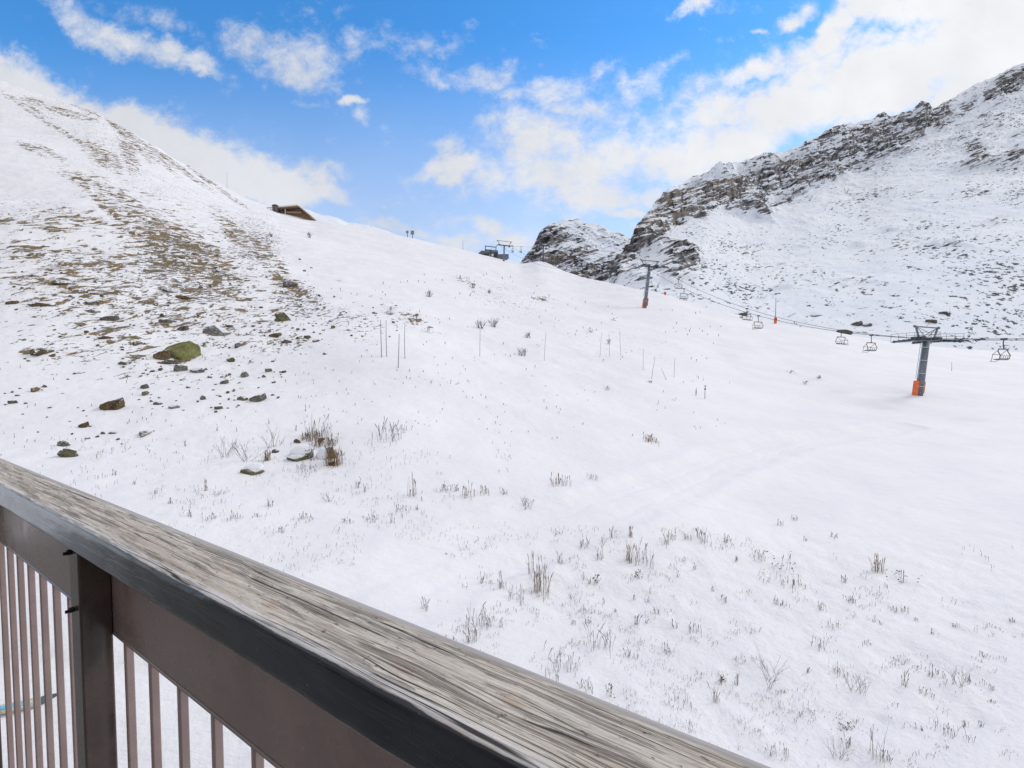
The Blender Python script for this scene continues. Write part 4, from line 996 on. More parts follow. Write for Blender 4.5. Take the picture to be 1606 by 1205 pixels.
# ------------------------------------------------------------------ rocks
def make_rock_mat(name, c0, c1, c2, snow=True, moss=None, thr=(0.52, 0.66), vsc=3.2):
    m, nt, b = material(name); co = nt.coord()
    info = nt.node('ShaderNodeObjectInfo').outputs['Random']
    cs = nt.vmath('ADD', co, nt.comb(nt.math('MULTIPLY', info, 40.0), 0.0, 0.0))
    n = nt.noise(cs, 1.6, 7, 0.68); n2 = nt.noise(cs, 6.0, 5, 0.7)
    c = nt.mix(nt.mapr(n, 0.35, 0.65), c0, c1); c = nt.mix(nt.mapr(n2, 0.5, 0.68), c, c2)
    c = nt.vmath('SCALE', c, None, nt.mapr(info, 0, 1, 0.75, 1.2, False))
    if moss: c = nt.mix(nt.mapr(nt.noise(cs, 2.2, 5, 0.6), 0.40, 0.58), c, moss)
    v = nt.voro(nt.vmath('ADD', cs, nt.vmath('SCALE', nt.noise(cs, 3.0, 3, 0.6, color=True), None, 0.5)), vsc, 'DISTANCE_TO_EDGE')
    c = nt.mix(nt.mapr(v, 0.05, 0.0, 0.0, 0.75), c, (0.03, 0.028, 0.028))
    if snow:
        nz = nt.sep(nt.node('ShaderNodeNewGeometry').outputs['Normal'])[2]
        f = nt.mapr(nt.math('ADD', nz, nt.math('MULTIPLY', nt.math('SUBTRACT', n, 0.5), 1.1)), thr[0], thr[1])
        c = nt.mix(f, c, (0.83, 0.84, 0.87))
    nt.put(b.inputs['Base Color'], c); b.inputs['Roughness'].default_value = 0.9; b.inputs['Specular IOR Level'].default_value = 0.15
    nt.put(b.inputs['Normal'], nt.bump(nt.math('ADD', n2, nt.mapr(v, 0.0, 0.08, 0, 0.6)), 0.7, 0.12))
    return m
MR_GREY = make_rock_mat('grey_rock', (0.15, 0.14, 0.128), (0.36, 0.335, 0.30), (0.20, 0.185, 0.13))
MR_BROWN = make_rock_mat('brown_turf', (0.11, 0.08, 0.048), (0.25, 0.172, 0.09), (0.13, 0.11, 0.06), thr=(0.62, 0.76))
MR_OLIVE = make_rock_mat('olive_rock', (0.13, 0.125, 0.075), (0.26, 0.24, 0.14), (0.13, 0.11, 0.065), thr=(0.64, 0.78))
MR_DARK = make_rock_mat('dark_rock', (0.10, 0.094, 0.088), (0.24, 0.22, 0.20), (0.13, 0.11, 0.085), thr=(0.58, 0.72))
MR_BLOCK = make_rock_mat('tan_block', (0.08, 0.065, 0.055), (0.20, 0.165, 0.13), (0.13, 0.10, 0.085), thr=(0.9, 0.98))
MR_MOSS = make_rock_mat('lichen_rock', (0.17, 0.175, 0.065), (0.34, 0.335, 0.14), (0.24, 0.22, 0.095), snow=False, vsc=13.0)
import bmesh
def rock_mesh(name, seed, sub=4, boxy=0.0, ragged=0.5, flat=0.6, mat=None):
    bm = bmesh.new(); bmesh.ops.create_icosphere(bm, subdivisions=sub, radius=1.0)
    P = np.array([v.co[:] for v in bm.verts])
    if boxy: P = P * (1 - boxy) + np.sign(P) * np.minimum(np.abs(P) * 1.9, 0.85) * boxy
    rs = np.random.RandomState(seed); o = rs.rand(3) * 50
    n = fbm(P[:, 0] * 1.1 + o[0], P[:, 1] * 1.1 + o[1], P[:, 2] * 1.1 + o[2], 3, seed=seed)
    n2 = fbm(P[:, 0] * 2.6 + o[1], P[:, 1] * 2.6 + o[2], P[:, 2] * 4 + o[0], 4, seed=seed + 9, ridged=True)
    P = P * (1 + ragged * (0.95 * n + 0.50 * n2))[:, None]
    # a few fracture planes
    for k in range(8):
        d = rs.randn(3); d[2] *= 0.6; d /= np.linalg.norm(d); lim = rs.uniform(0.34, 0.72)
        e = np.maximum(P @ d - lim, 0); P = P - e[:, None] * d * 0.85
    P = P / np.abs(P).max(0)
    me = bpy.data.meshes.new(name)
    for v, p in zip(bm.verts, P): v.co = p
    bm.to_mesh(me); bm.free(); me.shade_smooth() if False else None
    if mat: me.materials.append(mat)
    return me
_rock_cache = {}
def put_rock(px, py, w, h, mat, label=None, group=None, name='boulder', seed=None, boxy=0.0, ragged=0.5, sub=4, lean=0.0, ground=True, depth=0.8, cat='rock'):
    """Centre of its foot at (px, py+h/2); w, h in photo pixels."""
    b = on_ground(px, py + h / 2) if ground else on_mountain(px, py + h / 2)
    m = math.hypot(b[0], b[1]) / F / math.sqrt(1 + ((px - CX) / F) ** 2)
    seed = random.randint(0, 5) if seed is None else seed
    key = (seed, mat.name, boxy, ragged, sub)
    if key not in _rock_cache: _rock_cache[key] = rock_mesh(name, seed * 13 + 5, sub, boxy, ragged, mat=mat)
    o = bpy.data.objects.new(name, _rock_cache[key]); COL.objects.link(o)
    W_, Hh = w * m * 0.93, h * m
    o.scale = (W_ / 2, W_ / 2 * depth, Hh * 0.60)
    yaw = -math.atan2(b[0], b[1]) if w > 14 else random.uniform(-0.5, 0.5) - math.atan2(b[0], b[1])
    o.rotation_euler = (0, R(lean), yaw)
    o.location = (b[0], b[1] + W_ * 0.25 * depth, b[2] + Hh * 0.20)
    if label: tag(o, label, cat, group)
    return o
GR = 'rocks and turf mounds on the left hillside'
ROCKS = [
 (277,543,58,40,MR_MOSS,'big domed boulder covered in green lichen on the left hillside',dict(seed=3,ragged=0.22,lean=-14,name='mossy_boulder',depth=.9,sub=5)),
 (252,553,30,22,MR_BROWN,'ragged brown stone at the lower left of the green lichen boulder',dict(seed=2,ragged=.7)),
 (262,567,36,10,MR_DARK,'flat dark ledge under the green lichen boulder',dict(seed=4,ragged=.6)),
 (338,515,47,23,MR_GREY,'large split grey boulder uphill right of the green lichen boulder',dict(seed=1,ragged=.55,lean=10,sub=5)),
 (258,503,27,8,MR_GREY,'flat grey slab just above the green lichen boulder',dict(seed=0,ragged=.3)),
 (258,452,44,12,MR_GREY,'long grey slab tilted to the right in the upper stony hillside',dict(seed=5,ragged=.5,lean=18)),
 (285,465,26,9,MR_BROWN,'brown lower end of the long tilted slab on the hillside',dict(seed=2,ragged=.6,lean=18)),
 (142,472,20,13,MR_GREY,'domed grey stone with a snow cap left on the hillside',dict(seed=3,ragged=.4)),
 (145,486,18,9,MR_GREY,'grey stone directly below the domed stone with the snow cap',dict(seed=1)),
 (168,497,28,12,MR_DARK,'ragged dark stone pile right below the domed stone',dict(seed=2,ragged=.7)),
 (441,496,30,18,MR_OLIVE,'slanted olive rock right of the split grey boulder',dict(seed=4,ragged=.4,lean=32)),
 (51,549,43,18,MR_BROWN,'broad brown turf mound near the left edge of the photo',dict(seed=5,ragged=.7,name='turf_mound')),
 (171,631,36,24,MR_BROWN,'pointed brown turf mound in the lower left snow',dict(seed=2,ragged=.8,name='turf_mound')),
 (280,576,22,14,MR_GREY,'left one of two grey stones below the green lichen boulder',dict(seed=0,lean=10)),
 (307,579,22,13,MR_GREY,'right one of two grey stones below the green lichen boulder',dict(seed=3)),
 (98,694,18,12,MR_DARK,'dark upper stone of the split pair above the handrail',dict(seed=1,lean=25)),
 (102,709,28,18,MR_OLIVE,'olive lower stone of the split pair above the handrail',dict(seed=4,ragged=.6)),
 (221,679,25,11,MR_GREY,'lone grey stone on the snow above the handrail',dict(seed=5)),
 (402,622,28,17,MR_GREY,'grey ragged rock of the pair on open snow mid left',dict(seed=2,ragged=.7)),
 (379,623,18,10,MR_OLIVE,'small olive rock of the pair on open snow mid left',dict(seed=1)),
 (271,637,17,9,MR_GREY,'small wedge shaped grey stone left of the round stone',dict(seed=3)),
 (341,639,14,7,MR_GREY,'small rounded grey stone below the pair of rocks on open snow',dict(seed=0)),
 (317,623,11,9,MR_GREY,'small upright grey stone left of the pair of rocks',dict(seed=4)),
 (224,616,15,9,MR_OLIVE,'olive stone under the dark stone mid left',dict(seed=5)),
 (224,605,13,10,MR_DARK,'dark stone standing above the olive stone mid left',dict(seed=2,ragged=.7)),
 (383,585,13,13,MR_GREY,'upright leaning grey stone right of the grey pair',dict(seed=1,lean=30)),
 (420,580,12,8,MR_GREY,'small square grey stone right of the leaning stone',dict(seed=0)),
 (360,562,14,13,MR_OLIVE,'olive upright stone below the split grey boulder',dict(seed=3)),
 (190,569,13,7,MR_OLIVE,'small olive stone left of the green lichen boulder',dict(seed=4)),
 (50,610,17,10,MR_BROWN,'small brown mound left of the pointed turf mound',dict(seed=5,name='turf_mound')),
 (17,630,13,7,MR_DARK,'small dark stone at the left photo edge',dict(seed=0)),
 (129,665,15,12,MR_BROWN,'small brown hooked stone above the handrail',dict(seed=2,ragged=.8)),
 (176,678,14,5,MR_DARK,'thin dark stone lying left of the lone grey stone',dict(seed=1)),
 (163,529,26,7,MR_BROWN,'long low brown stone left of the green lichen boulder',dict(seed=4)),
 (210,537,20,9,MR_BROWN,'brown stone close to the left of the green lichen boulder',dict(seed=5)),
 (285,513,17,12,MR_DARK,'dark ragged stone between the flat slab and the split boulder',dict(seed=2,ragged=.7)),
 (370,540,17,11,MR_DARK,'dark ragged stone right below the split grey boulder',dict(seed=5,ragged=.7)),
 (430,524,22,10,MR_BROWN,'brown stone below the slanted olive rock',dict(seed=2)),
 (448,535,20,8,MR_DARK,'dark low stones right below the slanted olive rock',dict(seed=4,ragged=.6)),
 (481,528,12,7,MR_GREY,'small grey stone right of the slanted olive rock',dict(seed=0)),
 (495,533,12,8,MR_GREY,'rightmost small grey stone on the stony hillside',dict(seed=3)),
 (448,442,34,17,MR_DARK,'dark rock cluster on the second stony rib of the hillside',dict(seed=5,ragged=.7)),
 (59,477,36,9,MR_BROWN,'long brown turf mound near the left edge above the broad mound',dict(seed=4,name='turf_mound')),
 (16,473,18,9,MR_BROWN,'brown peaked mound at the left photo edge',dict(seed=2,name='turf_mound')),
 (84,440,46,12,MR_BROWN,'widest brown turf mound in the upper left hillside',dict(seed=5,ragged=.7,name='turf_mound')),
 (246,631,14,8,MR_DARK,'small dark stone left of the wedge shaped stone',dict(seed=1,ragged=.7)),
 (350,598,14,9,MR_DARK,'small dark curved stone above the round grey stone',dict(seed=2,ragged=.8)),
 (358,511,12,5,MR_GREY,'small stone on the right shoulder of the split grey boulder',dict(seed=0)),
]
for (px, py, w, h, mt, lab, kw) in ROCKS: put_rock(px, py, w, h, mt, lab, GR, **kw)
ROCKB = [
 (467,717,42,14,MR_OLIVE,'wide rock ledge under a thick snow cap in the rock group',dict(seed=3,boxy=.5,ragged=.35,name='snowy_ledge')),
 (392,738,38,12,MR_OLIVE,'separate flat rock with snow on top left of the rock group',dict(seed=1,boxy=.6,ragged=.3,name='snowy_ledge')),
 (465,691,12,9,MR_BROWN,'small brown stone on top of the rock group',dict(seed=4)),
 (483,712,16,15,MR_GREY,'grey pointed stone in the middle of the rock group',dict(seed=2)),
 (501,689,16,9,MR_BROWN,'brown stone at the top right of the rock group',dict(seed=5)),
 (517,707,14,26,MR_GREY,'tall grey stone at the right end of the rock group',dict(seed=0,ragged=.6)),
 (519,725,13,12,MR_BROWN,'brown stone at the foot of the tall grey stone',dict(seed=3)),
 (431,706,12,9,MR_DARK,'dark stone at the left end of the rock group',dict(seed=1)),
]
RB = [put_rock(px, py, w, h, mt, lab, 'rocks of the small group above the handrail', **kw) for (px, py, w, h, mt, lab, kw) in ROCKB]
M_CAP = simple('snow_cap', (0.83, 0.84, 0.875), 0.8, 0, 0.03, 3, 0.2)
_capm = rock_mesh('snow_cap', 77, 4, 0.25, 0.18, mat=M_CAP)
for p in _capm.polygons: p.use_smooth = True
for (px, py, w, h, k) in [(465,705,50,22,0),(391,731,38,11,1),(501,709,24,22,5)]:
    o = put_rock(px, py, w, h, M_CAP, name='snow_cap'); o.data = _capm
    p = RB[k]; bpy.context.view_layer.update(); mw = o.matrix_basis.copy(); o.parent = p; o.matrix_parent_inverse = p.matrix_basis.inverted()
MROCK = [
 (1327,519,24,11,MR_BLOCK,'brown block boulder behind the hanging chair on the valley floor',dict(seed=1,boxy=.7,ragged=.2)),
 (1346,507,18,10,MR_DARK,'left dark boulder of the pair above the brown block boulder',dict(seed=2,ragged=.5)),
 (1362,508,14,10,MR_DARK,'right dark boulder of the pair above the brown block boulder',dict(seed=3,ragged=.5)),
 (1463,502,16,8,MR_BLOCK,'square brown block boulder above the head of the large pylon',dict(seed=4,boxy=.8,ragged=.15)),
 (1465,546,14,5,MR_BLOCK,'low brown stone right of the large pylon shaft',dict(seed=5)),
 (1481,490,13,6,MR_DARK,'dark stone above the square brown block boulder',dict(seed=0)),
 (1164,492,20,6,MR_BLOCK,'dark flat rock at the foot of the slope under the pair of chairs',dict(seed=2,ragged=.4)),
 (1281,494,24,4,MR_DARK,'long flat dark rock on the lower mountain slope',dict(seed=1)),
 (1047,452,13,5,MR_DARK,'dark flat rock beside the orange padded post on the crest',dict(seed=3)),
]
for (px, py, w, h, mt, lab, kw) in MROCK: put_rock(px, py, w, h, mt, lab, 'boulders at the foot of the mountain', ground=False, **kw)
# many small loose stones
rs = np.random.RandomState(11)
cnt = 0
small = [(290,450,130,70,.9),(160,480,150,70,.8),(420,530,110,40,.6),(520,500,60,30,.5),(600,500,60,20,.5),(300,560,190,40,.5),(120,560,130,40,.35),(440,430,50,50,.6),(350,400,60,50,.4),(180,640,150,40,.2),(60,420,60,60,.4)]
wts = np.array([s[4] for s in small]); wts /= wts.sum()
while cnt < 285:
    cx_, cy_, rx, ry, _ = small[rs.choice(len(small), p=wts)]
    px = cx_ + rs.randn() * rx * 0.6; py = cy_ + rs.randn() * ry * 0.6
    if cnt % 5 < 3:
        q = ROCKS[rs.randint(len(ROCKS))]; px = q[0] + rs.randn() * (q[2] * .9 + 6); py = q[1] + rs.randn() * (q[3] * .5 + 4)
    if not (4 < px < 680 and 330 < py < 700) or py > 700 - 0.0 * px: continue
    if any(abs(px - r[0]) < r[2] * .6 and abs(py - r[1]) < r[3] * .7 for r in ROCKS): continue
    w = rs.choice([3.5, 4.5, 5.5, 7, 9], p=[.34, .32, .2, .1, .04])
    mt = [MR_DARK, MR_GREY, MR_BROWN, MR_OLIVE][rs.choice(4, p=[.42, .28, .18, .12])]
    o = put_rock(px, py, w, w * rs.uniform(.45, .85), mt, None, None, sub=3, seed=rs.randint(0, 6), ragged=.6, name='loose_stone')
    nm = {'dark_rock': 'dark', 'grey_rock': 'grey', 'brown_turf': 'brown', 'olive_rock': 'olive'}[mt.name]
    tag(o, 'small loose %s stone poking through the snow of the left hillside' % nm, 'stone', 'small %s stones scattered on the left hillside' % nm)
    cnt += 1
# ------------------------------------------------------------------ dry plants
def plant_mat(name, c0, c1):
    m, nt, b = material(name)
    n = nt.noise(nt.coord(), 9.0, 3, 0.6); info = nt.node('ShaderNodeObjectInfo').outputs['Random']
    nt.put(b.inputs['Base Color'], nt.vmath('SCALE', nt.mix(n, c0, c1), None, nt.mapr(info, 0, 1, .8, 1.2, False)))
    b.inputs['Roughness'].default_value = 0.9; b.inputs['Specular IOR Level'].default_value = 0.1
    return m
M_STALK = plant_mat('dry_stalk', (0.10, 0.066, 0.048), (0.22, 0.15, 0.105))
M_STRAW = plant_mat('dry_straw', (0.14, 0.092, 0.048), (0.26, 0.17, 0.085))
M_TWIG = plant_mat('grey_twig', (0.075, 0.065, 0.068), (0.15, 0.13, 0.13))
M_LEAFY = plant_mat('withered_leaf', (0.065, 0.042, 0.025), (0.16, 0.098, 0.048))
def stalk(mb, rnd, x, y, z, h, r, head=True, lean=0.18):
    a = rnd.uniform(0, 6.28); l = abs(rnd.gauss(0, lean)) * h
    dx, dy = math.cos(a) * l, math.sin(a) * l
    p0 = (x, y, z - 0.06); p1 = (x + dx * .35, y + dy * .35, z + h * .55); p2 = (x + dx, y + dy, z + h)
    if head:
        pm = (x + dx * .6, y + dy * .6, z + h * .72)
        mb.tube([p0, p1, pm, ((pm[0] + p2[0]) / 2, (pm[1] + p2[1]) / 2, (pm[2] + p2[2]) / 2), p2], [r, r * .8, r * 1.5, r * 2.0, r * .6], 3, False)
    else:
        mb.tube([p0, p1, p2], [r, r * .8, r * .3], 3, False)
def branchy(mb, rnd, p, d, L, r, lev):
    q = p + d * L
    mb.tube([p, p + d * L * .5 + Vector((rnd.uniform(-1, 1), rnd.uniform(-1, 1), 0)) * L * .06, q], [r, r * .85, r * .6], 3, False)
    if lev <= 0: return
    for k in range(rnd.choice((2, 2, 3))):
        dd = (d + Vector((rnd.uniform(-1, 1), rnd.uniform(-1, 1), rnd.uniform(-.2, .6))) * .55).normalized()
        branchy(mb, rnd, q if k else p + d * L * rnd.uniform(.5, .9), dd, L * rnd.uniform(.5, .8), r * .62, lev - 1)
def leafy(mb, rnd, n, w, h, size):
    for k in range(n):
        x, y = rnd.gauss(0, w * .4), rnd.gauss(0, w * .4); z = rnd.uniform(0, h)
        a = rnd.uniform(0, 6.28); t = rnd.uniform(-.6, .9); s = size * rnd.uniform(.6, 1.4)
        ux = Vector((math.cos(a), math.sin(a), t)).normalized() * s; vx = Vector((-math.sin(a), math.cos(a), rnd.uniform(-.5, .5))).normalized() * s * .4
        c = Vector((x, y, z)); mb.add([c - ux * .2, c + ux * .4 + vx, c + ux, c + ux * .4 - vx], [(0, 1, 2, 3)])
def tuft(px, py, w, h, style, label, group, name='dry_grass_tuft', dens=1.0, cat='grass tuft'):
    if 'rust' in label and style == 'straw': dens = 2.2
    """Foot at photo pixel (px, py); w, h in photo pixels."""
    b = on_ground(px, py); m = b[1] / F; rnd = random.Random(int(px * 31 + py * 7))
    W_, Hh = w * m, h * m; r = max(0.0025, 0.27 * m)
    mb = MB()
    if style in ('stalk', 'straw', 'grey'):
        n = max(3, int((3 + w * 0.75) * dens * (2.2 if style == 'straw' else 1.0)))
        for k in range(n):
            x = rnd.uniform(-.5, .5) * W_; y = rnd.gauss(0, .30) * W_
            hz = ground_h(b[0] + x, b[1] + y) - b[2]
            stalk(mb, rnd, x, y, hz, Hh * rnd.uniform(.25, 1.0) ** 1.1, r * rnd.uniform(.6, 1.2), rnd.random() < .7, .2 if style != 'grey' else .34)
        mat = {'stalk': M_STALK, 'straw': M_STRAW, 'grey': M_TWIG}[style]
    elif style == 'leafy':
        leafy(mb, rnd, int(14 + w * (.8 if cat == 'heather' else 1)), W_, Hh, max(0.05, (1.7 if cat == 'heather' else 2.8) * m))
        for k in range(3): stalk(mb, rnd, rnd.uniform(-.4, .4) * W_, 0, 0, Hh * rnd.uniform(.7, 1.2), r, True)
        mat = M_LEAFY
    else:                                   # twig shrub
        for k in range(int((4 + w * .22) * dens)):
            d = Vector((rnd.gauss(0, .45), rnd.gauss(0, .45), 1)).normalized()
            branchy(mb, rnd, Vector((rnd.uniform(-.22, .22) * W_, rnd.uniform(-.22, .22) * W_, -.05)), d, Hh * rnd.uniform(.35, .55), r * 1.0, 2)
        mat = M_TWIG if style == 'twig' else M_LEAFY
    o = mb.build(name, mat, None, False, loc=b)
    tag(o, label, cat, group)
    return o
GF = 'dry tufts in the foreground snow'
NAMED = [
 (827,797,34,24,'twig','dense dark grass tuft at the edge of the smooth snow track','dry_grass_tuft'),
 (880,760,36,18,'stalk','loose row of dry grass above the smooth snow track',None),
 (929,752,14,12,'stalk','small dry tuft at the right end of the row above the track',None),
 (848,928,24,48,'straw','tallest cluster of straw stalks in the foreground left of the leafy clump',None),
 (842,905,30,40,'stalk','stalks standing just behind the tallest straw cluster',None),
 (1000,906,10,12,'leafy','small brown withered leaf clump among tall stalks','withered_plant'),
 (937,915,10,14,'leafy','withered yellowish plant left of the tall stalk cluster','withered_plant'),
 (1008,884,30,38,'stalk','tall stalk cluster just behind the brown leaf clump',None),
 (986,880,10,34,'straw','slim pair of straw stalks left of the tall stalk cluster',None),
 (989,842,5,18,'straw','single thick straw stalk high in the foreground field',None),
 (1228,893,34,24,'leafy','reddish brown withered patch in the right foreground','withered_plant'),
 (1376,897,16,32,'straw','brown upright tuft alone at the upper right foreground',None),
 (1412,914,22,18,'leafy','short brown tuft right of the lone upright tuft','withered_plant'),
 (956,1092,12,18,'leafy','pointed brown plant close to the handrail','withered_plant'),
 (1122,1102,10,34,'stalk','dark stalk with a brown leaf head near the bottom of the photo',None),
 (1133,1068,8,8,'leafy','small curled brown leaf standing in the lower middle snow','withered_plant'),
 (1210,1072,36,52,'twig','bare branching twig plant in the lower right middle','twig_plant'),
 (1341,1086,46,36,'leafy_twig','broad brown bushy plant in the lower right snow','twig_plant'),
 (1505,1076,26,38,'leafy_twig','brown forked plant near the right edge of the lower snow','twig_plant'),
 (1419,1076,8,34,'stalk','pair of slim dark stalks between the two brown bushy plants',None),
 (1461,1062,7,24,'stalk','single dark stalk left of the brown forked plant',None),
 (1323,1143,18,12,'leafy','low brown fan shaped plant in the lower right corner','withered_plant'),
 (1378,1193,18,58,'stalk','tall thin stalks at the bottom right of the photo',None),
 (1313,1189,28,34,'twig','grey twiggy clump at the bottom right near the handrail end','twig_plant'),
 (1493,1152,44,16,'grey','low grey grass patch in the bottom right corner',None),
 (750,980,36,36,'grey','arched grey grass right above the handrail',None),
 (742,1006,20,28,'stalk','thin stalks touching the handrail edge in the middle',None),
 (943,1018,38,36,'grey','pale grey grass clump above the middle of the handrail',None),
 (1065,1107,46,16,'grey','fine grey grass mat in the lower middle snow',None),
 (880,1051,54,24,'grey','fine grey grass mat close to the handrail',None),
 (428,702,26,36,'twig','grey twig shrub at the left end of the rock group','twig_plant'),
 (352,717,24,38,'twig','forked thin plant standing left of the rock group','twig_plant'),
 (386,724,18,40,'twig','thin plant with tall stems behind the left flat rock','twig_plant'),
 (419,722,8,20,'straw','rusty brown stalks beside the left flat rock',None),
 (487,688,24,14,'straw','rust coloured grass on the top of the rock group',None),
 (496,686,36,32,'grey','long thin pale stems rising behind the rock group',None),
 (524,728,24,28,'straw','dense rust brown grass on the right end of the rock group',None),
 (512,698,30,16,'straw','rust brown grass above the snow pillow of the rock group',None),
 (488,722,16,26,'leafy','rusty withered grass hanging at the centre of the rock group','withered_plant'),
 (485,736,30,14,'grey','dark grass in front of the rock group',None),
 (612,687,40,28,'grey','group of thin grey stems on open snow right of the rock group',None),
 (1020,692,22,12,'straw','low brown tuft on the middle snow below the leaning poles',None),
 (625,675,26,10,'grey','faint grey tuft above the group of thin stems',None),
 (646,777,14,40,'stalk','tall dark stems on the snow right of the rock group foreground',None),
 (515,787,13,20,'twig','small dark twig plant above the handrail below the rock group','twig_plant'),
]
for (px, py, w, h, st, lab, nm) in NAMED:
    tuft(px, py, w, h, 'leaf_twig' if st == 'leafy_twig' else st, lab, GF, nm or 'dry_grass_tuft')
REST = [(879,883,8,26),(917,857,18,20),(941,876,12,26),(756,915,5,26),(788,924,14,36),(808,939,26,26),(961,844,8,20),(1042,853,14,20),(1053,846,12,22),(1079,846,14,22),(1103,850,22,26),(1139,851,8,20),(917,909,8,16),(925,915,6,12),(947,947,4,12),(965,960,4,10),(995,940,5,12),(1015,945,8,10),(1031,963,9,14),(1064,906,5,14),(1090,894,5,16),(1117,927,4,10),(1135,943,9,14),(1156,880,7,14),(1189,876,20,20),(1223,947,20,14),(1244,920,40,18),(1287,956,12,18),(767,980,10,24),(786,984,6,16),(922,977,10,12),(899,979,8,10),(997,980,10,22),(1014,978,4,12),(1059,984,10,18),(1089,992,18,22),(984,1029,10,16),(1046,1021,8,18),(1156,1074,8,28),(920,1081,20,20),(1210,1184,14,26),(1230,1184,12,20),(1267,1055,6,16),
 (1325,914,12,16),(1334,944,16,20),(1375,977,14,8),(1464,995,7,12),(1438,973,6,6),(1313,1055,16,24),(1452,1090,18,16),(1518,1070,10,16),(1542,1030,12,10),(1498,983,8,8),(1392,1192,14,22),(1329,1171,14,24),(1285,1018,16,20),(1514,1140,8,14),(1539,1140,8,14),(1556,1082,6,16),(1555,1102,14,6),(1443,1146,10,12),(1246,815,8,10),(1223,824,8,12),(1309,843,10,12),(1263,848,6,12),(1588,976,8,10),(1470,1060,20,10),(1400,957,14,10),(1420,960,10,14),(1360,1010,14,8),
 (424,794,8,18),(616,820,6,20),(633,802,24,14),(574,772,5,18),(654,800,6,14),(583,815,20,14),(405,810,14,10),(368,815,18,16),(480,815,24,12),(545,820,14,10),(330,815,12,12),(440,835,8,14),(700,770,18,14),(735,778,24,22),(760,775,16,18),(790,775,12,14),(715,770,8,16),(323,770,4,26),(300,810,8,14),(290,700,4,12),(560,765,6,18),(345,775,18,8),(265,790,6,12),(210,760,5,10),(240,775,8,8),(180,745,6,12),
 (666,955,12,24),(700,870,3,4),(712,1003,3,10)]
for (px, py, w, h) in REST:
    left = px < 800 and py < 850
    tuft(px, py, w, h * .85, 'stalk' if (px * 7 + py) % 3 else 'grey',
         'short thin dry stalks on the snow between the handrail and the rock group' if left else 'short thin dry stalks standing in the foreground snow field below the track',
         'short dry stalks near the rock group' if left else 'short dry stalks in the foreground field')
for (px, py, lab) in [(341,676,'leftmost short dark stub above the rock group'),(372,677,'short dark stub left of the slanted stub'),(422,665,'slanted dark stub highest above the rock group'),(464,676,'dark stub standing behind the rock group'),(479,645,'tiny dark stub farthest up the snow above the rock group')]:
    tuft(px, py, 1.5, 12, 'stalk', lab, 'dark plant stubs above the rock group', 'plant_stub', cat='plant stub')
SHR = [(752,515,20,15,'left one of the two round grey shrubs on the upper slope'),(773,513,20,17,'right one of the two round grey shrubs on the upper slope'),(819,558,24,14,'low wide grey shrub below the two round shrubs'),(829,530,14,10,'small grey shrub right of the two round shrubs'),(673,466,13,11,'small grey shrub high on the slope by itself'),(742,452,8,9,'tiny shrub next to the brown turf strip on the upper slope'),(426,372,9,8,'tiny dark shrub under the chalet'),(485,373,7,9,'tiny faint shrub on the snow right below the chalet'),(767,460,7,8,'tiny dark shrub left of the brown heather strip')]
for (px, py, w, h, lab) in SHR: tuft(px, py, w, h, 'twig', lab, 'leafless shrubs on the upper slope', 'leafless_shrub', 2.0, 'shrub')
HEA = [(727,442,22,9,'brown turf strip with dry grass on the upper slope'),(853,472,26,6,'dark heather strip on the upper right slope'),(612,492,16,9,'brown heather patch above the four poles'),(650,506,14,11,'brown grass patch right above the four poles'),(672,522,16,9,'small dark grass patch right of the four poles'),(925,521,10,7,'small brown tuft left of the three thin poles'),(955,540,6,7,'brown tuft behind the middle thin pole'),(1020,600,4,3,'dark speck of grass near the leaning poles'),(962,503,7,4,'dark tuft below the padded pylon'),(951,611,9,5,'small dark clump below the three thin poles'),(1163,499,3,2,'small dark tuft by the valley edge'),(1240,585,6,4,'small dark tuft on the piste left of the large pylon'),(1285,594,6,5,'small dark tuft on the piste nearer the large pylon'),(1263,603,5,5,'small dark tuft between the two tufts on the piste')]
for (px, py, w, h, lab) in HEA: tuft(px, py, w, h, 'leafy', lab, 'small heather patches on the slope', 'heather_patch', 1, 'heather')

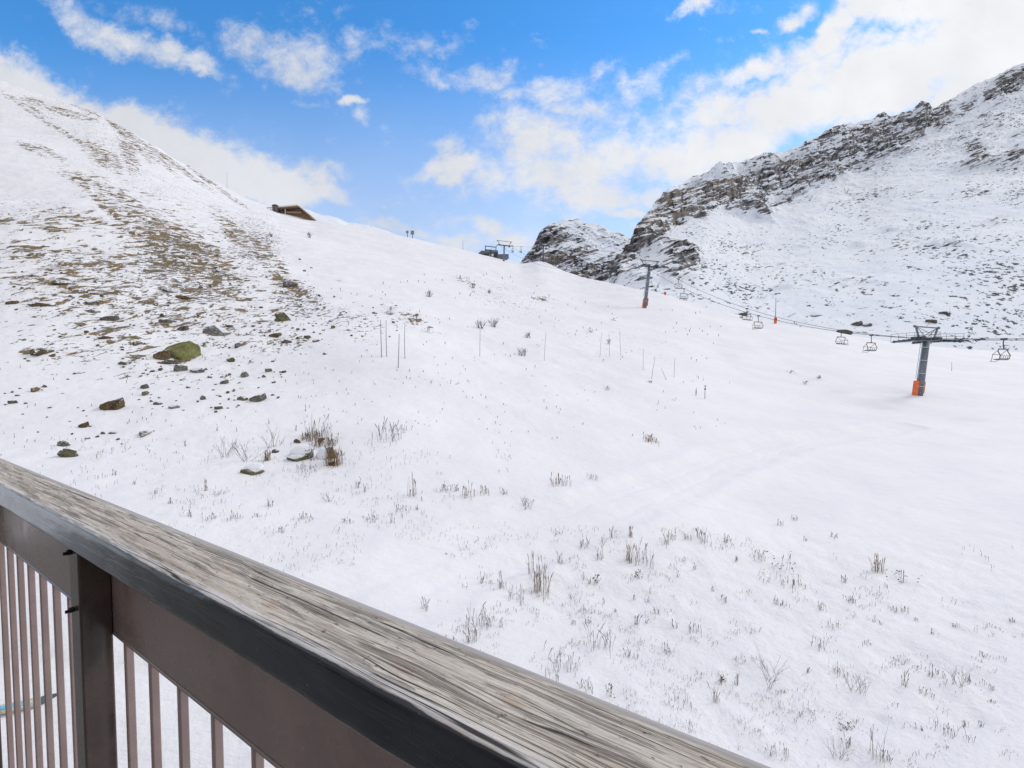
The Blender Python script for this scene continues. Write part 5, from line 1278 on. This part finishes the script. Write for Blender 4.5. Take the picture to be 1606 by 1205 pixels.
# thin stems nobody could count
def sparse():
    rnd = random.Random(5); mb = MB()
    def drop(px, py, h, r=None):
        b = on_ground(px, py); m = b[1] / F
        stalk(mb, rnd, b[0], b[1], b[2], h * m, (r or 0.20) * m, rnd.random() < .5, .25)
    for k in range(3200):          # foreground field
        px = rnd.uniform(690, 1640); py = rnd.uniform(830, 1240)
        if py < 830 + max(0, 980 - px) * .10 - 10: continue
        if px > 1200 and py < 830 + (px - 1200) * .42: 
            if rnd.random() < .93: continue
        if vn(px / 45, py / 26) < rnd.uniform(.40, .85): continue
        for q in range(rnd.choice((1, 2, 3, 5, 7))): drop(px + rnd.gauss(0, 6), py + rnd.gauss(0, 2.5), rnd.uniform(1.8, 5.5) * rnd.choice((1, 1, 1.6)))
    for k in range(1600):           # below the rock group
        px = rnd.uniform(60, 800); py = rnd.uniform(690, 900)
        if py > 850 and px > 560: continue
        if vn(px / 50 + 9, py / 30) < rnd.uniform(.3, .75): continue
        for q in range(rnd.choice((1, 1, 2))): drop(px + rnd.gauss(0, 4), py + rnd.gauss(0, 2), rnd.uniform(2.5, 7))
    for k in range(1000):          # slope above
        px = rnd.uniform(380, 1150); py = rnd.uniform(430, 690)
        if py < 345 + (px - 380) * .16 + 20: continue
        if vn(px / 40 + 3, py / 20 + 7) < rnd.uniform(.4, .85): continue
        drop(px, py, rnd.uniform(1.2, 4), .4)
    for k in range(350):           # hillside
        px = rnd.uniform(0, 560); py = rnd.uniform(560, 720)
        if vn(px / 40, py / 20 + 2) < rnd.uniform(.4, .85): continue
        drop(px, py, rnd.uniform(1.5, 5), .4)
    o = mb.build('sparse_dry_grass', M_STALK); tag(o, 'scattered thin dry stems poking out of the snow', 'grass', None, 'stuff')
def vn(x, y): return float(vnoise(x, y, 0.0, 3))
sparse()

# painted board lying below the balcony, seen between the bars
def make_board():
    b = on_ground(24, 1112)
    t = empty('painted_board', b + np.array([0, 0, .06]), R(24)); tag(t, 'blue and cream painted board lying in the snow below the balcony bars', 'board')
    M1 = simple('cream_paint', (0.50, 0.47, 0.36), 0.6); M2 = simple('sky_blue_paint', (0.16, 0.50, 0.72), 0.6); M3 = simple('dark_green_paint', (0.08, 0.11, 0.09), 0.6)
    bevel(MB().box((-0.9, -0.16, -.03), (0.42, 0.16, .03)).build('plank', M1, t), .01)
    MB().box((-0.8, -0.09, .033), (0.22, 0.07, .04)).build('stripe', M2, t)
    mesh_obj('tip', [(0.42, -.16, -.03), (0.42, .16, -.03), (0.85, .16, -.03), (0.42, -.16, .03), (0.42, .16, .03), (0.85, .16, .03)], [(0, 1, 2), (5, 4, 3), (0, 3, 4, 1), (1, 4, 5, 2), (2, 5, 3, 0)], M3, t)
make_board()
